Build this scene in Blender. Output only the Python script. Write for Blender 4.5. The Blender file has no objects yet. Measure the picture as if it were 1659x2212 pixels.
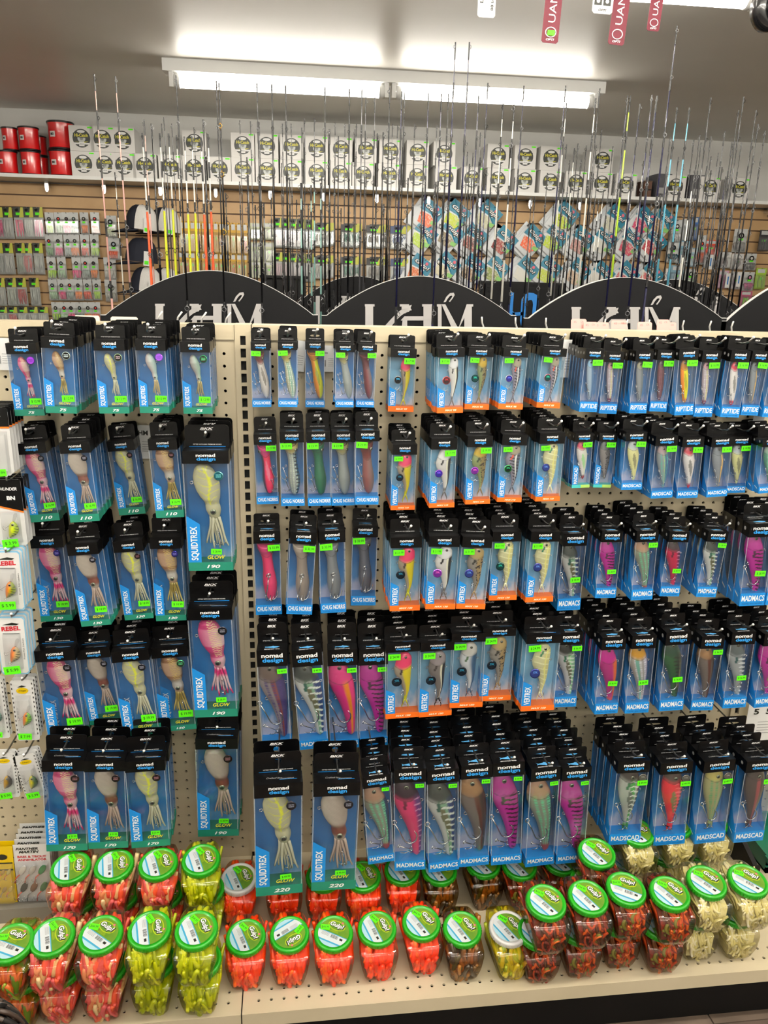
import bpy, bmesh, math, random
import numpy as np
from mathutils import Vector, Matrix

rnd = random.Random(11)
SC = bpy.context.scene
COL = SC.collection
PI = math.pi

# ------------------------------------------------------------------ camera
F_PX, YAW, PITCH, ROLL = 1659.0, .1210, .2985, .0237
ZO = 1.28                                   # height of the reference peg row above the floor
CAM = np.array([-.1857, -1.6235, .2868 + ZO])
FWD = np.array([math.sin(YAW)*math.cos(PITCH), math.cos(YAW)*math.cos(PITCH), -math.sin(PITCH)])
_r = np.array([math.cos(YAW), -math.sin(YAW), 0.])
_u = np.cross(_r, FWD)
RGT = math.cos(ROLL)*_r + math.sin(ROLL)*_u
UPV = -math.sin(ROLL)*_r + math.cos(ROLL)*_u
cd = bpy.data.cameras.new('camera')
cam = bpy.data.objects.new('camera', cd)
COL.objects.link(cam)
cam.matrix_world = Matrix(((RGT[0], UPV[0], -FWD[0], CAM[0]), (RGT[1], UPV[1], -FWD[1], CAM[1]),
                           (RGT[2], UPV[2], -FWD[2], CAM[2]), (0, 0, 0, 1)))
cd.sensor_fit = 'HORIZONTAL'
cd.sensor_width = 36.0
cd.lens = 36.0*F_PX/1659.0
cd.clip_start = .02
SC.camera = cam

# ------------------------------------------------------------------ world, exposure
w = bpy.data.worlds.new('world')
SC.world = w
w.use_nodes = True
w.node_tree.nodes['Background'].inputs[0].default_value = (.9, .95, 1, 1)
w.node_tree.nodes['Background'].inputs[1].default_value = .05
SC.view_settings.view_transform = 'Standard'
SC.view_settings.look = 'None'
SC.view_settings.gamma = 1.0
SC.view_settings.use_curve_mapping = False
SC.view_settings.exposure = -0.1
TUBE_POWER = 28.0                           # emission of the tubes over the racks
AISLE_POWER = 84.0                          # emission over the aisle, set stronger to brighten the shelf fronts
TUBE_COLOR = (1.0, .94, .84)
cy = SC.cycles
cy.max_bounces = 5
cy.diffuse_bounces = 3
cy.glossy_bounces = 3
cy.transmission_bounces = 3
cy.transparent_max_bounces = 14
cy.caustics_reflective = False
cy.caustics_refractive = False
cy.sample_clamp_indirect = 4.0
cy.use_denoising = True
cy.use_adaptive_sampling = True
cy.adaptive_threshold = .04
cy.adaptive_min_samples = 16

# ------------------------------------------------------------------ geometry of the place
Y_WALL = 4.50                               # slat wall
CEIL = ZO + 1.33
DECK_Z = ZO - 1.121
DECK_FRONT = -.4365
TOP_Z = ZO + .185
XL, XR, YB = -3.6, 4.6, -4.2


def ray(x, y):
    return FWD + RGT*(x-829.5)/F_PX + UPV*(1106-y)/F_PX


def on_y(x, y, Y):
    d = ray(x, y)
    return CAM + d*((Y-CAM[1])/d[1])


def on_z(x, y, Z):
    d = ray(x, y)
    return CAM + d*((Z-CAM[2])/d[2])


CR = {1: (0, 680, 3.072), 2: (0, 1090, 3.072), 3: (0, 1500, 3.072), 4: (520, 680, 5.027), 5: (520, 1080, 4.809),
      6: (520, 1500, 4.366), 7: (820, 680, 3.95), 8: (820, 1080, 3.95), 11: (1200, 680, 3.614), 12: (1200, 1080, 3.614),
      13: (1200, 1500, 3.614), 14: (780, 1500, 3.19)}


def crop(c, x, y):
    o = CR[c]
    return o[0]+x/o[2], o[1]+y/o[2]


# ------------------------------------------------------------------ materials
def lin(c):
    if isinstance(c, str):
        c = c.lstrip('#')
        c = [int(c[i:i+2], 16)/255 for i in (0, 2, 4)]
    return tuple(x/12.92 if x <= .04045 else ((x+.055)/1.055)**2.4 for x in c[:3])


MATS = {}


def mat(name, color=None, rough=.5, metal=0., coat=0., spec=.5, emit=0., noise=None, bump=0., attr=False, sss=0., trans=0.):
    if name in MATS:
        return MATS[name]
    m = bpy.data.materials.new(name)
    m.use_nodes = True
    nt = m.node_tree
    b = nt.nodes['Principled BSDF']
    if color is not None:
        c = lin(color) + (1,)
        b.inputs['Base Color'].default_value = c
        m.diffuse_color = c
    b.inputs['Roughness'].default_value = rough
    b.inputs['Metallic'].default_value = metal
    b.inputs['Specular IOR Level'].default_value = spec
    b.inputs['Coat Weight'].default_value = coat
    b.inputs['Coat Roughness'].default_value = .08
    if emit:
        b.inputs['Emission Color'].default_value = TUBE_COLOR + (1,)
        b.inputs['Emission Strength'].default_value = emit
    if attr:
        a = nt.nodes.new('ShaderNodeVertexColor')
        a.layer_name = 'Col'
        nt.links.new(a.outputs['Color'], b.inputs['Base Color'])
    if noise:
        sc_, c2, lo, hi = noise
        tc = nt.nodes.new('ShaderNodeTexCoord')
        n = nt.nodes.new('ShaderNodeTexNoise')
        n.inputs['Scale'].default_value = sc_
        n.inputs['Detail'].default_value = 4
        r = nt.nodes.new('ShaderNodeValToRGB')
        r.color_ramp.elements[0].position = lo
        r.color_ramp.elements[1].position = hi
        r.color_ramp.elements[0].color = lin(color) + (1,)
        r.color_ramp.elements[1].color = lin(c2) + (1,)
        nt.links.new(tc.outputs['Object'], n.inputs['Vector'])
        nt.links.new(n.outputs['Fac'], r.inputs['Fac'])
        nt.links.new(r.outputs['Color'], b.inputs['Base Color'])
        if bump:
            bp = nt.nodes.new('ShaderNodeBump')
            bp.inputs['Strength'].default_value = bump
            bp.inputs['Distance'].default_value = .002
            nt.links.new(n.outputs['Fac'], bp.inputs['Height'])
            nt.links.new(bp.outputs['Normal'], b.inputs['Normal'])
    MATS[name] = m
    return m


def clear_mat(name, tint=(1, 1, 1), gloss=.10, rough=.06, haze=0., haze_col=(.8, .85, .9)):
    """thin clear plastic: see-through, with a sharp reflection that grows towards grazing"""
    if name in MATS:
        return MATS[name]
    m = bpy.data.materials.new(name)
    m.use_nodes = True
    nt = m.node_tree
    nt.nodes.clear()
    out = nt.nodes.new('ShaderNodeOutputMaterial')
    tr = nt.nodes.new('ShaderNodeBsdfTransparent')
    tr.inputs[0].default_value = tuple(tint) + (1,)
    gl = nt.nodes.new('ShaderNodeBsdfGlossy')
    gl.inputs['Roughness'].default_value = rough
    gl.inputs['Color'].default_value = (1, 1, 1, 1)
    lw = nt.nodes.new('ShaderNodeLayerWeight')
    lw.inputs['Blend'].default_value = .25
    ad = nt.nodes.new('ShaderNodeMath')
    ad.operation = 'MULTIPLY_ADD'
    ad.inputs[1].default_value = .5
    ad.inputs[2].default_value = gloss*.4
    mx = nt.nodes.new('ShaderNodeMixShader')
    nt.links.new(lw.outputs['Fresnel'], ad.inputs[0])
    nt.links.new(ad.outputs[0], mx.inputs[0])
    src = tr.outputs[0]
    if haze:
        df = nt.nodes.new('ShaderNodeBsdfDiffuse')
        df.inputs[0].default_value = tuple(haze_col) + (1,)
        m2 = nt.nodes.new('ShaderNodeMixShader')
        m2.inputs[0].default_value = haze
        nt.links.new(tr.outputs[0], m2.inputs[1])
        nt.links.new(df.outputs[0], m2.inputs[2])
        src = m2.outputs[0]
    nt.links.new(src, mx.inputs[1])
    nt.links.new(gl.outputs[0], mx.inputs[2])
    nt.links.new(mx.outputs[0], out.inputs[0])
    MATS[name] = m
    return m


def print_mat(name, stops, axis=2, noise_scale=6., noise_amt=.12, rough=.4):
    """printed card with a gradient sea scene along one generated axis"""
    if name in MATS:
        return MATS[name]
    m = bpy.data.materials.new(name)
    m.use_nodes = True
    nt = m.node_tree
    b = nt.nodes['Principled BSDF']
    b.inputs['Roughness'].default_value = rough
    tc = nt.nodes.new('ShaderNodeTexCoord')
    sp = nt.nodes.new('ShaderNodeSeparateXYZ')
    nz = nt.nodes.new('ShaderNodeTexNoise')
    nz.inputs['Scale'].default_value = noise_scale
    nz.inputs['Detail'].default_value = 5
    ma = nt.nodes.new('ShaderNodeMath')
    ma.operation = 'MULTIPLY_ADD'
    ma.inputs[1].default_value = noise_amt*2
    su = nt.nodes.new('ShaderNodeMath')
    su.operation = 'SUBTRACT'
    su.inputs[1].default_value = noise_amt
    rp = nt.nodes.new('ShaderNodeValToRGB')
    el = rp.color_ramp.elements
    while len(el) < len(stops):
        el.new(.5)
    for e, (p, c) in zip(el, stops):
        e.position = p
        e.color = lin(c) + (1,)
    L = nt.links.new
    L(tc.outputs['Generated'], sp.inputs[0])
    L(tc.outputs['Generated'], nz.inputs['Vector'])
    L(nz.outputs['Fac'], ma.inputs[0])
    L(sp.outputs[axis], ma.inputs[2])
    L(ma.outputs[0], su.inputs[0])
    L(su.outputs[0], rp.inputs['Fac'])
    L(rp.outputs['Color'], b.inputs['Base Color'])
    MATS[name] = m
    return m


# ------------------------------------------------------------------ mesh builder
GLY = {}


def glyphs(s, bold=.0, shear=0., res=3):
    k = (s, bold, shear, res)
    if k in GLY:
        return GLY[k]
    cu = bpy.data.curves.new('text_outline', 'FONT')
    cu.body = s
    cu.resolution_u = res
    cu.offset = bold
    cu.shear = shear
    ob = bpy.data.objects.new('text_outline', cu)
    me = bpy.data.meshes.new_from_object(ob)
    v = np.zeros(len(me.vertices)*3)
    me.vertices.foreach_get('co', v)
    v = v.reshape(-1, 3)[:, :2]
    f = [tuple(p.vertices) for p in me.polygons]
    bpy.data.objects.remove(ob)
    bpy.data.curves.remove(cu)
    bpy.data.meshes.remove(me)
    lo, hi = v.min(0), v.max(0)
    asp = (hi[0]-lo[0])/max(1e-6, hi[1]-lo[1])
    GLY[k] = ((v-lo)/(hi-lo), f, asp)
    return GLY[k]


class MB:
    def __init__(self):
        self.v, self.f, self.m, self.s, self.mats, self.c = [], [], [], [], [], []

    def mi(self, m):
        if m not in self.mats:
            self.mats.append(m)
        return self.mats.index(m)

    def add(self, vs, fs, m, smooth=False, cols=None):
        o = len(self.v)
        self.v.extend([tuple(map(float, p)) for p in vs])
        i = self.mi(m)
        for f in fs:
            self.f.append(tuple(o+k for k in f))
            self.m.append(i)
            self.s.append(smooth)
        if cols is not None:
            self.c.extend(cols)

    def quad(self, a, b, c, d, m):
        self.add([a, b, c, d], [(0, 1, 2, 3)], m)

    def poly(self, pts, m):
        self.add(pts, [tuple(range(len(pts)))], m)

    def box(self, x0, x1, y0, y1, z0, z1, m, skip=''):
        P = [(x, y, z) for z in (z0, z1) for y in (y0, y1) for x in (x0, x1)]
        F = {'b': (0, 2, 3, 1), 't': (4, 5, 7, 6), 'f': (0, 1, 5, 4), 'k': (2, 6, 7, 3), 'l': (0, 4, 6, 2), 'r': (1, 3, 7, 5)}
        self.add(P, [f for k, f in F.items() if k not in skip], m)

    def prism(self, pts, y0, y1, m):
        """outline in x,z extruded along y"""
        n = len(pts)
        V = [(x, y0, z) for x, z in pts] + [(x, y1, z) for x, z in pts]
        F = [tuple(range(n)), tuple(range(2*n-1, n-1, -1))]
        F += [((i+1) % n, i, n+i, n+(i+1) % n) for i in range(n)]
        self.add(V, F, m)

    def tube(self, pts, r, m, n=6, caps=True):
        pts = [Vector(p) for p in pts]
        rs = r if isinstance(r, (list, tuple)) else [r]*len(pts)
        V, Fc = [], []
        a = None
        for i, p in enumerate(pts):
            t = (pts[min(i+1, len(pts)-1)]-pts[max(i-1, 0)]).normalized()
            if a is None:
                a = t.orthogonal().normalized()
            a = (a - t*a.dot(t)).normalized()
            b = t.cross(a)
            for k in range(n):
                q = p + (a*math.cos(2*PI*k/n) + b*math.sin(2*PI*k/n))*rs[i]
                V.append(q)
        for i in range(len(pts)-1):
            for k in range(n):
                k2 = (k+1) % n
                Fc.append((i*n+k, i*n+k2, (i+1)*n+k2, (i+1)*n+k))
        if caps:
            Fc.append(tuple(range(n-1, -1, -1)))
            Fc.append(tuple((len(pts)-1)*n+k for k in range(n)))
        self.add(V, Fc, m, True)

    def lathe(self, prof, m, n=20, c=(0, 0, 0), axis='z', smooth=True, caps=True):
        """prof: (radius, height) pairs"""
        V, Fc = [], []
        for r, h in prof:
            for k in range(n):
                x, y = r*math.cos(2*PI*k/n), r*math.sin(2*PI*k/n)
                p = (x, y, h) if axis == 'z' else ((x, h, y) if axis == 'y' else (h, x, y))
                V.append((p[0]+c[0], p[1]+c[1], p[2]+c[2]))
        fl = axis == 'y'
        for i in range(len(prof)-1):
            for k in range(n):
                k2 = (k+1) % n
                q = (i*n+k, i*n+k2, (i+1)*n+k2, (i+1)*n+k)
                Fc.append(q[::-1] if fl else q)
        if caps:
            a, b = tuple(range(n-1, -1, -1)), tuple((len(prof)-1)*n+k for k in range(n))
            Fc += [a[::-1], b[::-1]] if fl else [a, b]
        self.add(V, Fc, m, smooth)

    def disc(self, c, r, m, n=20, xd=(1, 0, 0), yd=(0, 0, 1), ry=None):
        xd, yd, c = Vector(xd), Vector(yd), Vector(c)
        ry = ry or r
        self.poly([c + xd*r*math.cos(2*PI*k/n) + yd*ry*math.sin(2*PI*k/n) for k in range(n)], m)

    def text(self, s, c, m, w=None, h=None, xd=(1, 0, 0), yd=(0, 0, 1), bold=.0, shear=0., res=3):
        v, f, asp = glyphs(s, bold, shear, res)
        if w is None:
            w = h*asp
        if h is None:
            h = w/asp
        xd, yd, c = Vector(xd), Vector(yd), Vector(c)
        self.add([c + xd*((x-.5)*w) + yd*((y-.5)*h) for x, y in v], f, m)

    def build(self, name):
        me = bpy.data.meshes.new(name)
        me.from_pydata(self.v, [], self.f)
        for m in self.mats:
            me.materials.append(m)
        me.polygons.foreach_set('material_index', self.m)
        me.polygons.foreach_set('use_smooth', self.s)
        if self.c and len(self.c) == len(self.v):
            at = me.color_attributes.new('Col', 'FLOAT_COLOR', 'POINT')
            at.data.foreach_set('color', np.array([tuple(c)+(1.,) for c in self.c], dtype=np.float32).ravel())
        me.update()
        return me


def obj(name, me, parent=None, loc=(0, 0, 0), rot=(0, 0, 0), sc=1.0):
    if isinstance(me, MB):
        me = me.build(name)
    o = bpy.data.objects.new(name, me)
    COL.objects.link(o)
    if parent is not None:
        o.parent = parent
    o.location = tuple(map(float, loc))
    o.rotation_euler = rot
    o.scale = (sc, sc, sc) if not isinstance(sc, tuple) else sc
    return o


USED = {}


def tag(o, label, cat, group=None):
    if label in USED or not 4 <= len(label.replace(':', ' ').split()) <= 16:
        print('DUP LABEL', label)
    USED[label] = USED.get(label, 0)+1
    o['label'] = label
    o['category'] = cat
    if group:
        o['group'] = group
    return o


def thing(name, label, cat, loc=(0, 0, 0), rot=(0, 0, 0), group=None, sc=1.0):
    o = obj(name, None, None, loc, rot, sc)
    o.empty_display_size = .05
    return tag(o, label, cat, group)


def struct(name, me, parent=None, **k):
    o = obj(name, me, parent, **k)
    if parent is None:
        o['kind'] = 'structure'
    return o


ORD = ['first', 'second', 'third', 'fourth', 'fifth', 'sixth', 'seventh', 'eighth', 'ninth', 'tenth', 'eleventh', 'twelfth',
       'thirteenth', 'fourteenth', 'fifteenth', 'sixteenth', 'seventeenth', 'eighteenth', 'nineteenth', 'twentieth']


def ordw(i):
    if i < 20:
        return ORD[i]
    tens = {2: 'twenty', 3: 'thirty', 4: 'forty', 5: 'fifty', 6: 'sixty', 7: 'seventy', 8: 'eighty', 9: 'ninety'}
    t, u = divmod(i+1, 10)
    if t > 9:
        return 'hundred-and-' + ordw(i-100)
    if u == 0:
        return tens[t][:-1] + 'ieth'
    return tens[t] + '-' + ORD[u-1]


def hole_cells(mb, xs, zs, r, m, put, lift=.0, tall=1.0):
    """a perforated sheet: one eight-sided hole per cell; put(x, z, depth) maps to space"""
    V, Fc = [], []
    for x0, x1 in xs:
        for z0, z1 in zs:
            cx_, cz_ = (x0+x1)/2, (z0+z1)/2
            o = len(V)
            V += [put(x0, z0, 0), put(x1, z0, 0), put(x1, z1, 0), put(x0, z1, 0)]
            for d in (0, lift):
                for k in range(8):
                    a = -PI/2 - PI/8 + k*PI/4
                    V.append(put(cx_+r*math.cos(a), cz_+r*tall*math.sin(a), d))
            h = [o+4+k for k in range(8)]
            g = [o+12+k for k in range(8)]
            Fc += [(o, o+1, h[1], h[0]), (o+1, h[2], h[1]), (o+1, o+2, h[3], h[2]), (o+2, h[4], h[3]),
                   (o+2, o+3, h[5], h[4]), (o+3, h[6], h[5]), (o+3, o, h[7], h[6]), (o, h[0], h[7])]
            if lift:
                for k in range(8):
                    k2 = (k+1) % 8
                    Fc.append((h[k], h[k2], g[k2], g[k]))
    mb.add(V, Fc, m)

# ================================================================== the room
M_CEIL = mat('ceiling_paint', '#e6e2da', .42, noise=(1.5, '#dfdbd2', .3, .7))
M_WALL = mat('wall_paint', '#dcdcd8', .6, noise=(2., '#d4d3ce', .3, .7))
M_WOOD = mat('slat_wood', '#c9a576', .5, noise=(4., '#b89467', .35, .7))
M_GROOVE = mat('slat_groove', '#5b4028', .6)
M_TAN = mat('tan_enamel', '#cfc2a5', .38, noise=(6., '#c7ba9c', .3, .7))
M_BLACK = mat('black_enamel', '#060606', .5, spec=.25)
M_DARK = mat('dark_void', '#060606', .9)
M_WHITE = mat('white_enamel', '#e9e9e6', .35)
M_CHROME = mat('chrome', '#d8d8d8', .16, metal=1.)
M_STEEL = mat('steel_wire', '#9c9c9a', .28, metal=1.)
M_TUBE = mat('fluorescent_tube', '#ffffff', .4, emit=TUBE_POWER)
M_TUBE2 = mat('fluorescent_tube_aisle', '#ffffff', .4, emit=AISLE_POWER)
M_TUBE3 = mat('fluorescent_tube_far', '#ffffff', .4, emit=AISLE_POWER*.55)
M_WHITEPLASTIC = mat('white_plastic', '#efefec', .4)

b = MB()
b.box(XL, XR, YB, Y_WALL, -.1, 0, mat('vinyl_floor', '#5d4f44', .45, noise=(3., '#4c4038', .3, .7)))
FLOOR = struct('floor', b)
pm = [mat('vinyl_plank_%s' % n, c, .42, noise=(9., c2, .3, .7)) for n, c, c2 in
      (('grey', '#6e5f53', '#54483e'), ('brown', '#63534a', '#4c4038'), ('tan', '#77675a', '#5c4f45'))]
for i in range(12):
    for j in range(2):
        b = MB()
        x0 = -.3+j*1.22+(i % 3)*.4-.6
        b.box(x0+.002, x0+1.218, -1.95+i*.152+.0015, -1.95+(i+1)*.152-.0015, 0, .003, pm[(i*2+j) % 3])
        obj('plank', b, FLOOR)
b = MB(); b.box(XL, XR, YB, Y_WALL+.1, CEIL, CEIL+.1, M_CEIL); struct('ceiling', b)
b = MB(); b.box(XL, XR, Y_WALL, Y_WALL+.1, 0, CEIL, M_WALL); WALLB = struct('wall_back', b)
b = MB(); b.box(XL-.1, XL, YB, Y_WALL, 0, CEIL, M_WALL); struct('wall_left', b)
b = MB(); b.box(XR, XR+.1, YB, Y_WALL, 0, CEIL, M_WALL); struct('wall_right', b)
b = MB(); b.box(XL, XR, YB-.1, YB, 0, CEIL, M_WALL); struct('wall_front', b)

# the slat wall: one long board per slat, dark grooves between them
SHELF_Y = Y_WALL-.32
SHELF_TOP = float(on_y(829, 404, SHELF_Y)[2])
PITCH_SLAT = .083
b = MB(); b.box(XL, XR, Y_WALL-.012, Y_WALL, .1, SHELF_TOP-.035, M_GROOVE); obj('groove_backing', b, WALLB)
z = SHELF_TOP-.03
for i in range(15):
    b = MB()
    b.box(XL, XR, Y_WALL-.024, Y_WALL-.012, z-PITCH_SLAT+.010, z, M_WOOD)
    obj('slat', b, WALLB)
    z -= PITCH_SLAT
# wall shelf
t = thing('wall_shelf', 'long white wall shelf above the wooden slat wall carrying boxes and red spools', 'shelf', (0, SHELF_Y, SHELF_TOP))
b = MB(); b.box(XL+.05, XR-.05, 0, .32, -.022, 0, M_WHITE); obj('board', b, t)
bm_ = MB()
bm_.prism([(-.012, -.025), (.012, -.025), (.012, -.075), (.006, -.09), (-.006, -.09), (-.012, -.075)], .20, .235, M_CHROME)
bm_.box(-.004, .004, .2, .3, -.06, -.023, M_CHROME)
bme = bm_.build('bracket')
for k in range(19):
    x = float(on_y(80, 385, SHELF_Y)[0]) + (k-3)*.385
    if x < XR-.3:
        obj('bracket', bme, t, (x, 0, 0))


# ------------------------------------------------------------------ fluorescent fixtures
def fixture(name, label, x0, x1, y, group=None, tube=None):
    tube = tube or M_TUBE
    t = thing(name, label, 'ceiling light', ((x0+x1)/2, y, CEIL), group=group)
    L = (x1-x0)/2
    b = MB(); b.box(-L, L, 0, .13, -.058, 0, M_WHITE); b.box(-L, L, -.004, 0, -.058, -.003, M_WHITE); obj('housing', b, t)
    for s in (-1, 1):
        xa, xb = (-L+.05, -.03) if s < 0 else (.03, L-.05)
        b = MB()
        b.lathe([(.028, xa), (.030, xa+.004), (.030, xb-.004), (.028, xb)], tube, 16, (0, .045, -.098), 'x')
        tb = obj('tube', b, t)
        for xe, d in ((xa, -1), (xb, 1)):
            b = MB()
            b.box(min(xe, xe+d*.022), max(xe, xe+d*.022), .018, .072, -.128, -.055, M_WHITE)
            b.lathe([(.033, min(xe-d*.03, xe)), (.033, max(xe-d*.03, xe))], M_WHITE, 14, (0, .045, -.098), 'x')
            obj('lamp_holder', b, t)
    return t


fa, fb = on_z(348, 122, CEIL), on_z(1307, 178, CEIL)
FY = float(fa[1]+fb[1])/2
fixture('ceiling_light', 'white twin-tube strip light on the ceiling above the fishing rods', float(fa[0]), float(fb[0]), FY)
f2 = on_z(1676, -76, CEIL)
fixture('ceiling_light', 'strip light at the top edge whose rounded tube end shows by the hanging tags', float(f2[0]-2.37), float(f2[0]), float(f2[1])-.02)
for k, (xc, yy) in enumerate(((.4, .40), (.4, -.95), (.4, -2.25), (.4, -3.55), (-2.5, -.95), (3.2, -.95), (-2.5, -2.9), (3.2, -2.9))):  # the unseen side fixtures are added to even out the light
    fixture('ceiling_light', 'strip light on the ceiling over the aisle, %s of those outside the view' % ORD[k], xc-1.18, xc+1.18, yy, 'strip lights over the aisle', M_TUBE2 if yy == -.95 else (M_TUBE if yy > 0 else M_TUBE3))

# ================================================================== gondola shelving
PEG = .0254
X_POST0 = float(on_y(541, 1250, 0)[0])      # post between the squid bay and the middle bay
X_POST1 = float(on_y(1592, 1515, 0)[0])     # post at the right
XLB = X_POST0-1.22
DZ = DECK_Z


def gondola(label, x0, x1, xoff, zoff, post_x, zt=TOP_Z):
    t = thing('gondola_shelf', label, 'shelving', ((x0+x1)/2, 0, 0))
    cx = (x0+x1)/2
    # perforated back panel
    b = MB()
    k0, k1 = math.ceil((x0+.05-xoff)/PEG), math.floor((x1-.02-xoff)/PEG)
    xs = [(xoff+(k-.5)*PEG-cx, xoff+(k+.5)*PEG-cx) for k in range(k0, k1+1)]
    zlo, zhi = DZ, zt-.030
    j0, j1 = math.ceil((zlo+.012-zoff)/PEG), math.floor((zhi-.012-zoff)/PEG)
    zs = [(zoff+(j-.5)*PEG, zoff+(j+.5)*PEG) for j in range(j0, j1+1)]
    hole_cells(b, xs, zs, .0034, M_TAN, lambda x, z_, d: (x, d, z_), .005)
    xa, xb, za, zb = xs[0][0], xs[-1][1], zs[0][0], zs[-1][1]
    b.quad((x0-cx, 0, zlo), (xa, 0, zlo), (xa, 0, zhi), (x0-cx, 0, zhi), M_TAN)
    b.quad((xb, 0, zlo), (x1-cx, 0, zlo), (x1-cx, 0, zhi), (xb, 0, zhi), M_TAN)
    b.quad((xa, 0, zlo), (xb, 0, zlo), (xb, 0, za), (xa, 0, za), M_TAN)
    b.quad((xa, 0, zb), (xb, 0, zb), (xb, 0, zhi), (xa, 0, zhi), M_TAN)
    obj('pegboard', b, t)
    b = MB(); b.box(x0-cx, x1-cx, .03, .05, .02, zt-.01, M_DARK); obj('back_panel', b, t)
    b = MB()
    b.box(x0-cx+(.035 if post_x is not None else .002), x1-cx-.001, -.004, .05, zt-.030, zt, M_TAN)
    obj('top_rail', b, t)
    # slotted upright
    if post_x is not None:
        b = MB()
        n = int((zt-DZ-.02)/PEG)
        zz = zt-.018
        hw, sw, sh = .0165, .0055, .0093
        px_ = post_x-cx
        yf = -.007
        for i in range(n):
            za, zb = zz-(i+1)*PEG, zz-i*PEG
            zm = (za+zb)/2
            for (u0, u1, v0, v1) in ((-hw, -sw, za, zb), (sw, hw, za, zb), (-sw, sw, za, zm-sh), (-sw, sw, zm+sh, zb)):
                b.quad((px_+u0, yf, v0), (px_+u1, yf, v0), (px_+u1, yf, v1), (px_+u0, yf, v1), M_TAN)
            for s in (-1, 1):
                b.quad((px_+s*sw, yf, zm-sh), (px_+s*sw, -.001, zm-sh), (px_+s*sw, -.001, zm+sh), (px_+s*sw, yf, zm+sh), M_TAN)
            b.quad((px_-sw, yf, zm-sh), (px_+sw, yf, zm-sh), (px_+sw, -.001, zm-sh), (px_-sw, -.001, zm-sh), M_TAN)
        for s in (-1, 1):
            b.quad((px_+s*hw, yf, DZ), (px_+s*hw, .02, DZ), (px_+s*hw, .02, zt), (px_+s*hw, yf, zt), M_TAN)
        b.box(px_-hw, px_+hw, yf, .045, zt-.018, zt+.001, M_TAN)
        b.quad((px_-hw, -.0011, DZ), (px_+hw, -.0011, DZ), (px_+hw, -.0011, zt-.02), (px_-hw, -.0011, zt-.02), M_DARK)  # dark sheet behind the slots stands in for the shade inside
        obj('slotted_upright', b, t)
    # base deck with two rows of perforations near the front
    b = MB()
    yr = [float(on_z(563, 2161, DZ)[1]), float(on_z(563, 2137, DZ)[1])]
    y0, y1 = yr[0]-.012, yr[1]+.012
    xs = [(x0+.02+k*PEG-cx, x0+.02+(k+1)*PEG-cx) for k in range(int((x1-x0-.03)/PEG))]
    hole_cells(b, xs, [(y0, (yr[0]+yr[1])/2), ((yr[0]+yr[1])/2, y1)], .0034, M_TAN, lambda x, y_, d: (x, y_, DZ-d), .004)
    xa, xb = xs[0][0], xs[-1][1]
    g = .0012
    for q in ((x0-cx+g, xa, y0, y1), (xb, x1-cx-g, y0, y1), (x0-cx+g, x1-cx-g, DECK_FRONT, y0), (x0-cx+g, x1-cx-g, y1, 0)):
        b.quad((q[0], q[2], DZ), (q[1], q[2], DZ), (q[1], q[3], DZ), (q[0], q[3], DZ), M_TAN)
    b.box(x0-cx+g, x1-cx-g, DECK_FRONT, 0, DZ-.034, DZ-.01, M_DARK)
    b.box(x0-cx+g, x1-cx-g, DECK_FRONT-.003, DECK_FRONT+.006, DZ-.034, DZ-.0004, M_TAN)
    obj('base_deck', b, t)
    b = MB(); b.box(x0-cx, x1-cx, DECK_FRONT+.03, -.01, 0, DZ-.034, M_BLACK); obj('kick_plate', b, t)
    return t


po = on_y(489, 899.4, 0)
gondola('left bay of the tan pegboard shelving holding the squid lure boxes', XLB, X_POST0-.0166, float(po[0]), ZO-.0002, XLB+.02)
gondola('wide middle bay of the tan pegboard shelving over the long row of jars', X_POST0-.0166, X_POST1-.0166, 0., ZO, X_POST0)
gondola('bay of tan pegboard shelving past the upright at the right end', X_POST1-.0166, X_POST1+1.2, X_POST1+.03, ZO, X_POST1)

# ================================================================== lure boxes
M_CARD = mat('black_card', '#050506', .28, spec=.35)
M_TXT = mat('white_print', '#f2f2f2', .45)
M_TXTD = mat('grey_print', '#9a9a9a', .5)
M_BLUEP = mat('blue_print', '#1a86d4', .4)
M_LOGO = mat('logo_blue', '#2f9be8', .45)
M_GREENB = mat('green_print', '#1f7f68', .4)
M_ORANGEB = mat('orange_print', '#f0701f', .4)
M_LIME = mat('lime_print', '#a8d468', .4)
M_AQUA = mat('aqua_print', '#4cc4c0', .4)
M_YEL = mat('yellow_print', '#d9d21a', .45)
M_STICK = mat('price_green', '#5cf000', .55)
M_INK = mat('black_ink', '#10240a', .6)
M_FISHP = mat('fish_print', '#5fb3ee', .4)
M_CLEAR = clear_mat('clear_window', (.96, .98, .99), .10, .05, haze=.015)
M_EDGEC = clear_mat('fold_glint', (.9, .93, .96), .30, .12, haze=.30, haze_col=(.75, .85, .95))
SEA = print_mat('sea_card', [(0., '#a3bcd6'), (.13, '#5a9cd0'), (.32, '#2878bc'), (.62, '#1f68a8'), (.85, '#245f96'), (1., '#3a78a8')], noise_scale=5., noise_amt=.24)
SEA_SNOW = print_mat('sea_card_snow', [(0., '#c9c3d2'), (.2, '#b4b9d2'), (.30, '#4f8fcb'), (.5, '#2373b8'), (.75, '#1b5f9f'), (1., '#164f8a')], noise_scale=4., noise_amt=.16)
SEA_PALE = print_mat('sea_card_pale', [(0., '#d4d4dc'), (.12, '#c4cedd'), (.3, '#74aed8'), (.55, '#7fb6d6'), (1., '#5c9cc4')], noise_scale=4., noise_amt=.26)
LURE = mat('lure_paint', None, .28, coat=.5, attr=True)
SOFT = mat('soft_lure', None, .38, coat=.25, attr=True)
M_EYE = mat('eye_black', '#050505', .1, coat=.6)
M_EYER = mat('eye_ring', '#9aa08a', .2, metal=.7)

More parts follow.
